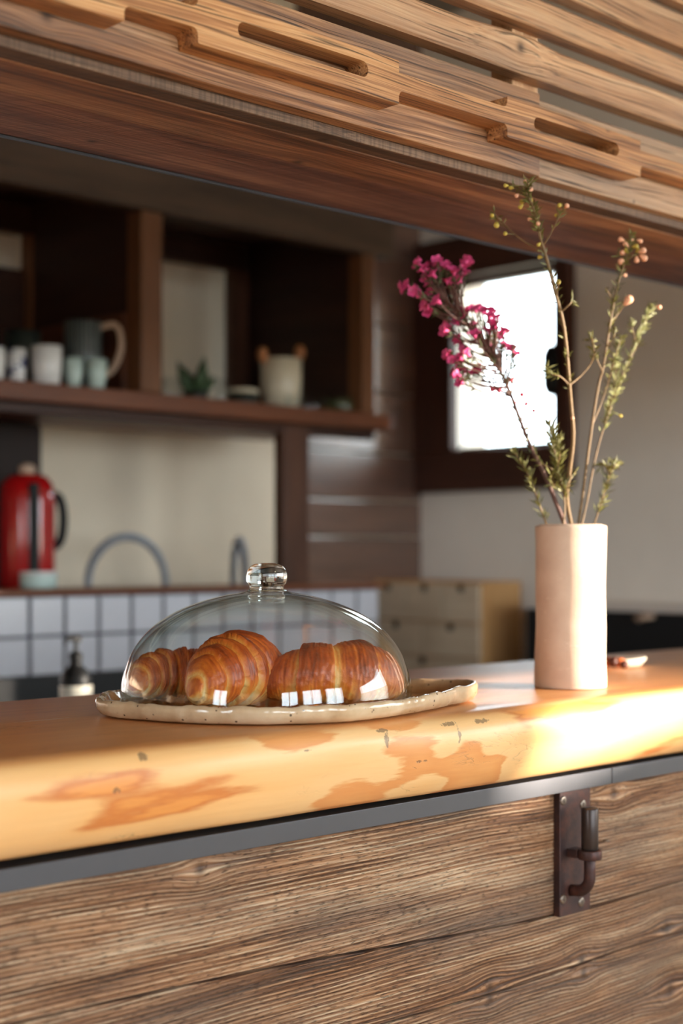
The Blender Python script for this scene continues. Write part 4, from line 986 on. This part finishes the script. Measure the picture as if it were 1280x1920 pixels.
twig('twig with a tuft of round pale pink buds at its top, right of the window', [(1084, 984), (1091, 935), (1098, 880), (1106, 820), (1114, 765), (1123, 715), (1130, 690), (1138, 640), (1146, 590), (1152, 560), (1163, 515), (1174, 482), (1184, 440)],
     sides=[[(1152, 568), (1142, 552), (1134, 540)], [(1148, 605), (1160, 585), (1172, 570)], [(1124, 697), (1115, 665), (1108, 635)], [(1108, 802), (1125, 760), (1140, 715), (1152, 670), (1165, 632)], [(1137, 648), (1150, 632), (1152, 622)], [(1170, 495), (1163, 480), (1160, 470)], [(1172, 490), (1188, 478), (1194, 470)]],
     leafruns=[(0, .86, 1, 80, .8), (0, .6, .86, 60, .7), (1, .2, 1, 6, .6), (2, .3, 1, 10, .7), (3, .3, 1, 20, .7), (4, .3, 1, 60, .7), (5, .3, 1, 12, .8), (6, .2, 1, 8, .8), (7, .2, 1, 8, .8)],
     buds=[(1163, 449, 'pale', 1.6), (1200, 452, 'pale', 1.4), (1205, 470, 'pale', 1.9), (1207, 484, 'pale', 2.0), (1193, 488, 'pale', 1.6), (1172, 458, 'pale', 1.5), (1184, 450, 'pale', 1.3), (1166, 474, 'pale', 1.6), (1173, 470, 'yellow', 1.4), (1192, 462, 'yellow', 1.4), (1164, 490, 'pale', 1.9), (1195, 470, 'yellow', 1.3), (1178, 562, 'pale', 2.6), (1171, 516, 'pale', 1.2)],
     r0=.0021, r1=.0009, dd0=.01, dd1=-.03, leafL=.010)
twig('feathery green twig bending furthest right, tipped by one tiny bud', [(1090, 984), (1100, 940), (1109, 890), (1120, 840), (1135, 790), (1155, 735), (1172, 690), (1188, 650), (1203, 615), (1213, 590), (1224, 572)],
     sides=[[(1150, 748), (1152, 705), (1158, 660), (1163, 640)], [(1175, 688), (1190, 655), (1198, 640)], [(1190, 645), (1186, 620), (1183, 605)], [(1130, 805), (1138, 770), (1148, 740)]],
     leafruns=[(0, .5, .93, 180, .6), (0, .93, 1, 20, .8), (1, .1, 1, 100, .6), (2, .1, 1, 16, .7), (3, .2, 1, 14, .7), (4, .1, 1, 36, .6)],
     buds=[(1235, 576, 'pale', 1.4), (1163, 780, 'yellow', 1.0)], r0=.0014, dd0=.015, dd1=.04, leafL=.011, leafmat=plain('grey_green_needle', C(134, 134, 78), .55, var=.25, scale=40))
twig('short leafy sprig at the right side of the vase mouth', [(1113, 984), (1124, 950), (1133, 920), (1142, 890), (1149, 870)], sides=[[(1143, 888), (1152, 872), (1160, 866)], [(1143, 890), (1136, 874), (1130, 870)]],
     leafruns=[(0, .5, 1, 100, .7), (1, .2, 1, 24, .8), (2, .2, 1, 24, .8)], r0=.0016, dd0=.005, dd1=0)
twig('thin leafy sprig leaning left at the vase mouth', [(1024, 984), (1008, 940), (996, 905), (982, 876), (964, 848)], leafruns=[(0, .45, 1, 120, .6)], r0=.0016, dd0=-.01, dd1=-.02)
twig('bushy leafy sprig in the middle of the vase mouth', [(1056, 984), (1058, 940), (1050, 900), (1043, 865), (1036, 830), (1030, 795)], sides=[[(1050, 895), (1035, 880), (1015, 868), (1002, 850)], [(1057, 935), (1065, 905), (1078, 885)], [(1055, 925), (1040, 915), (1032, 890)], [(1044, 870), (1050, 845), (1046, 825)]],
     leafruns=[(0, .5, 1, 260, .65), (1, .3, 1, 16, .7), (2, .2, 1, 26, .9), (3, .2, 1, 36, .7), (4, .1, 1, 50, .7)], r0=.0015, dd0=-.015, dd1=-.015)

# ------------------------------------------------------------------ small dish with dried fruit behind the vase
qa, qb = at(1010, 1250, z=BAR_Z), at(1211, 1252, z=BAR_Z)
dcx, dcy = (qa.x+qb.x)/2, (qa.y+qb.y)/2; hl = (qb-qa).length/2; ang = math.atan2(qb.y-qa.y, qb.x-qa.x)
bm = bmesh.new(); rings = []
for (f_, h) in ((.02, .004), (.6, .004), (.82, .006), (.95, .0125), (1.0, .0135), (1.0, .011), (.9, .003), (.75, .0008), (.02, .0008)):
    rings.append([bm.verts.new((dcx+(hl*f_*math.cos(a)*math.cos(ang)-.042*f_*math.sin(a)*math.sin(ang)), dcy+(hl*f_*math.cos(a)*math.sin(ang)+.042*f_*math.sin(a)*math.cos(ang)), BAR_Z+h+(.0015*math.cos(2*a) if h > .01 else 0))) for a in [2*PI*i/64 for i in range(64)]])
for A, B in zip(rings, rings[1:]):
    for i in range(64): bm.faces.new((A[i], A[(i+1) % 64], B[(i+1) % 64], B[i]))
bm.faces.new(rings[0]); bm.faces.new(rings[-1])
props(obj('small_dish', bm, plain('white_matte_clay', C(226, 212, 190), .5, var=.04), None, True), 'low whitish oval dish on the counter behind the clay vase', 'dish')
FM = [plain('dried_fruit_brown', C(96, 50, 34), .5, var=.3, scale=90), plain('dried_fruit_orange', C(188, 92, 40), .5, var=.25, scale=90)]
for k, (px, py, mi, r, lb) in enumerate(((1140, 1240, 1, .0075, 'orange-brown dried fruit nearest the vase in the whitish dish'), (1150, 1241, 0, .008, 'dark brown dried fruit in the middle of the whitish dish'), (1161, 1241, 1, .0075, 'bright orange dried fruit right of the dark brown one'), (1170, 1243, 0, .006, 'small dark dried fruit at the right end of the heap'))):
    q = at(px, py, z=BAR_Z+.012); bm = bmesh.new()
    lathe(bm, [(0, -r*.95), (r*.6, -r*.75), (r, 0), (r*.7, r*.7), (r*.2, r*.9), (0, r*.8)], (q.x, q.y, BAR_Z+.0042+r*.95), 16, lambda a, z: r*.1*math.sin(5*a+k))
    props(obj('dried_fruit', bm, FM[mi], None, True), lb, 'dried fruit', 'dried fruit in the dish')
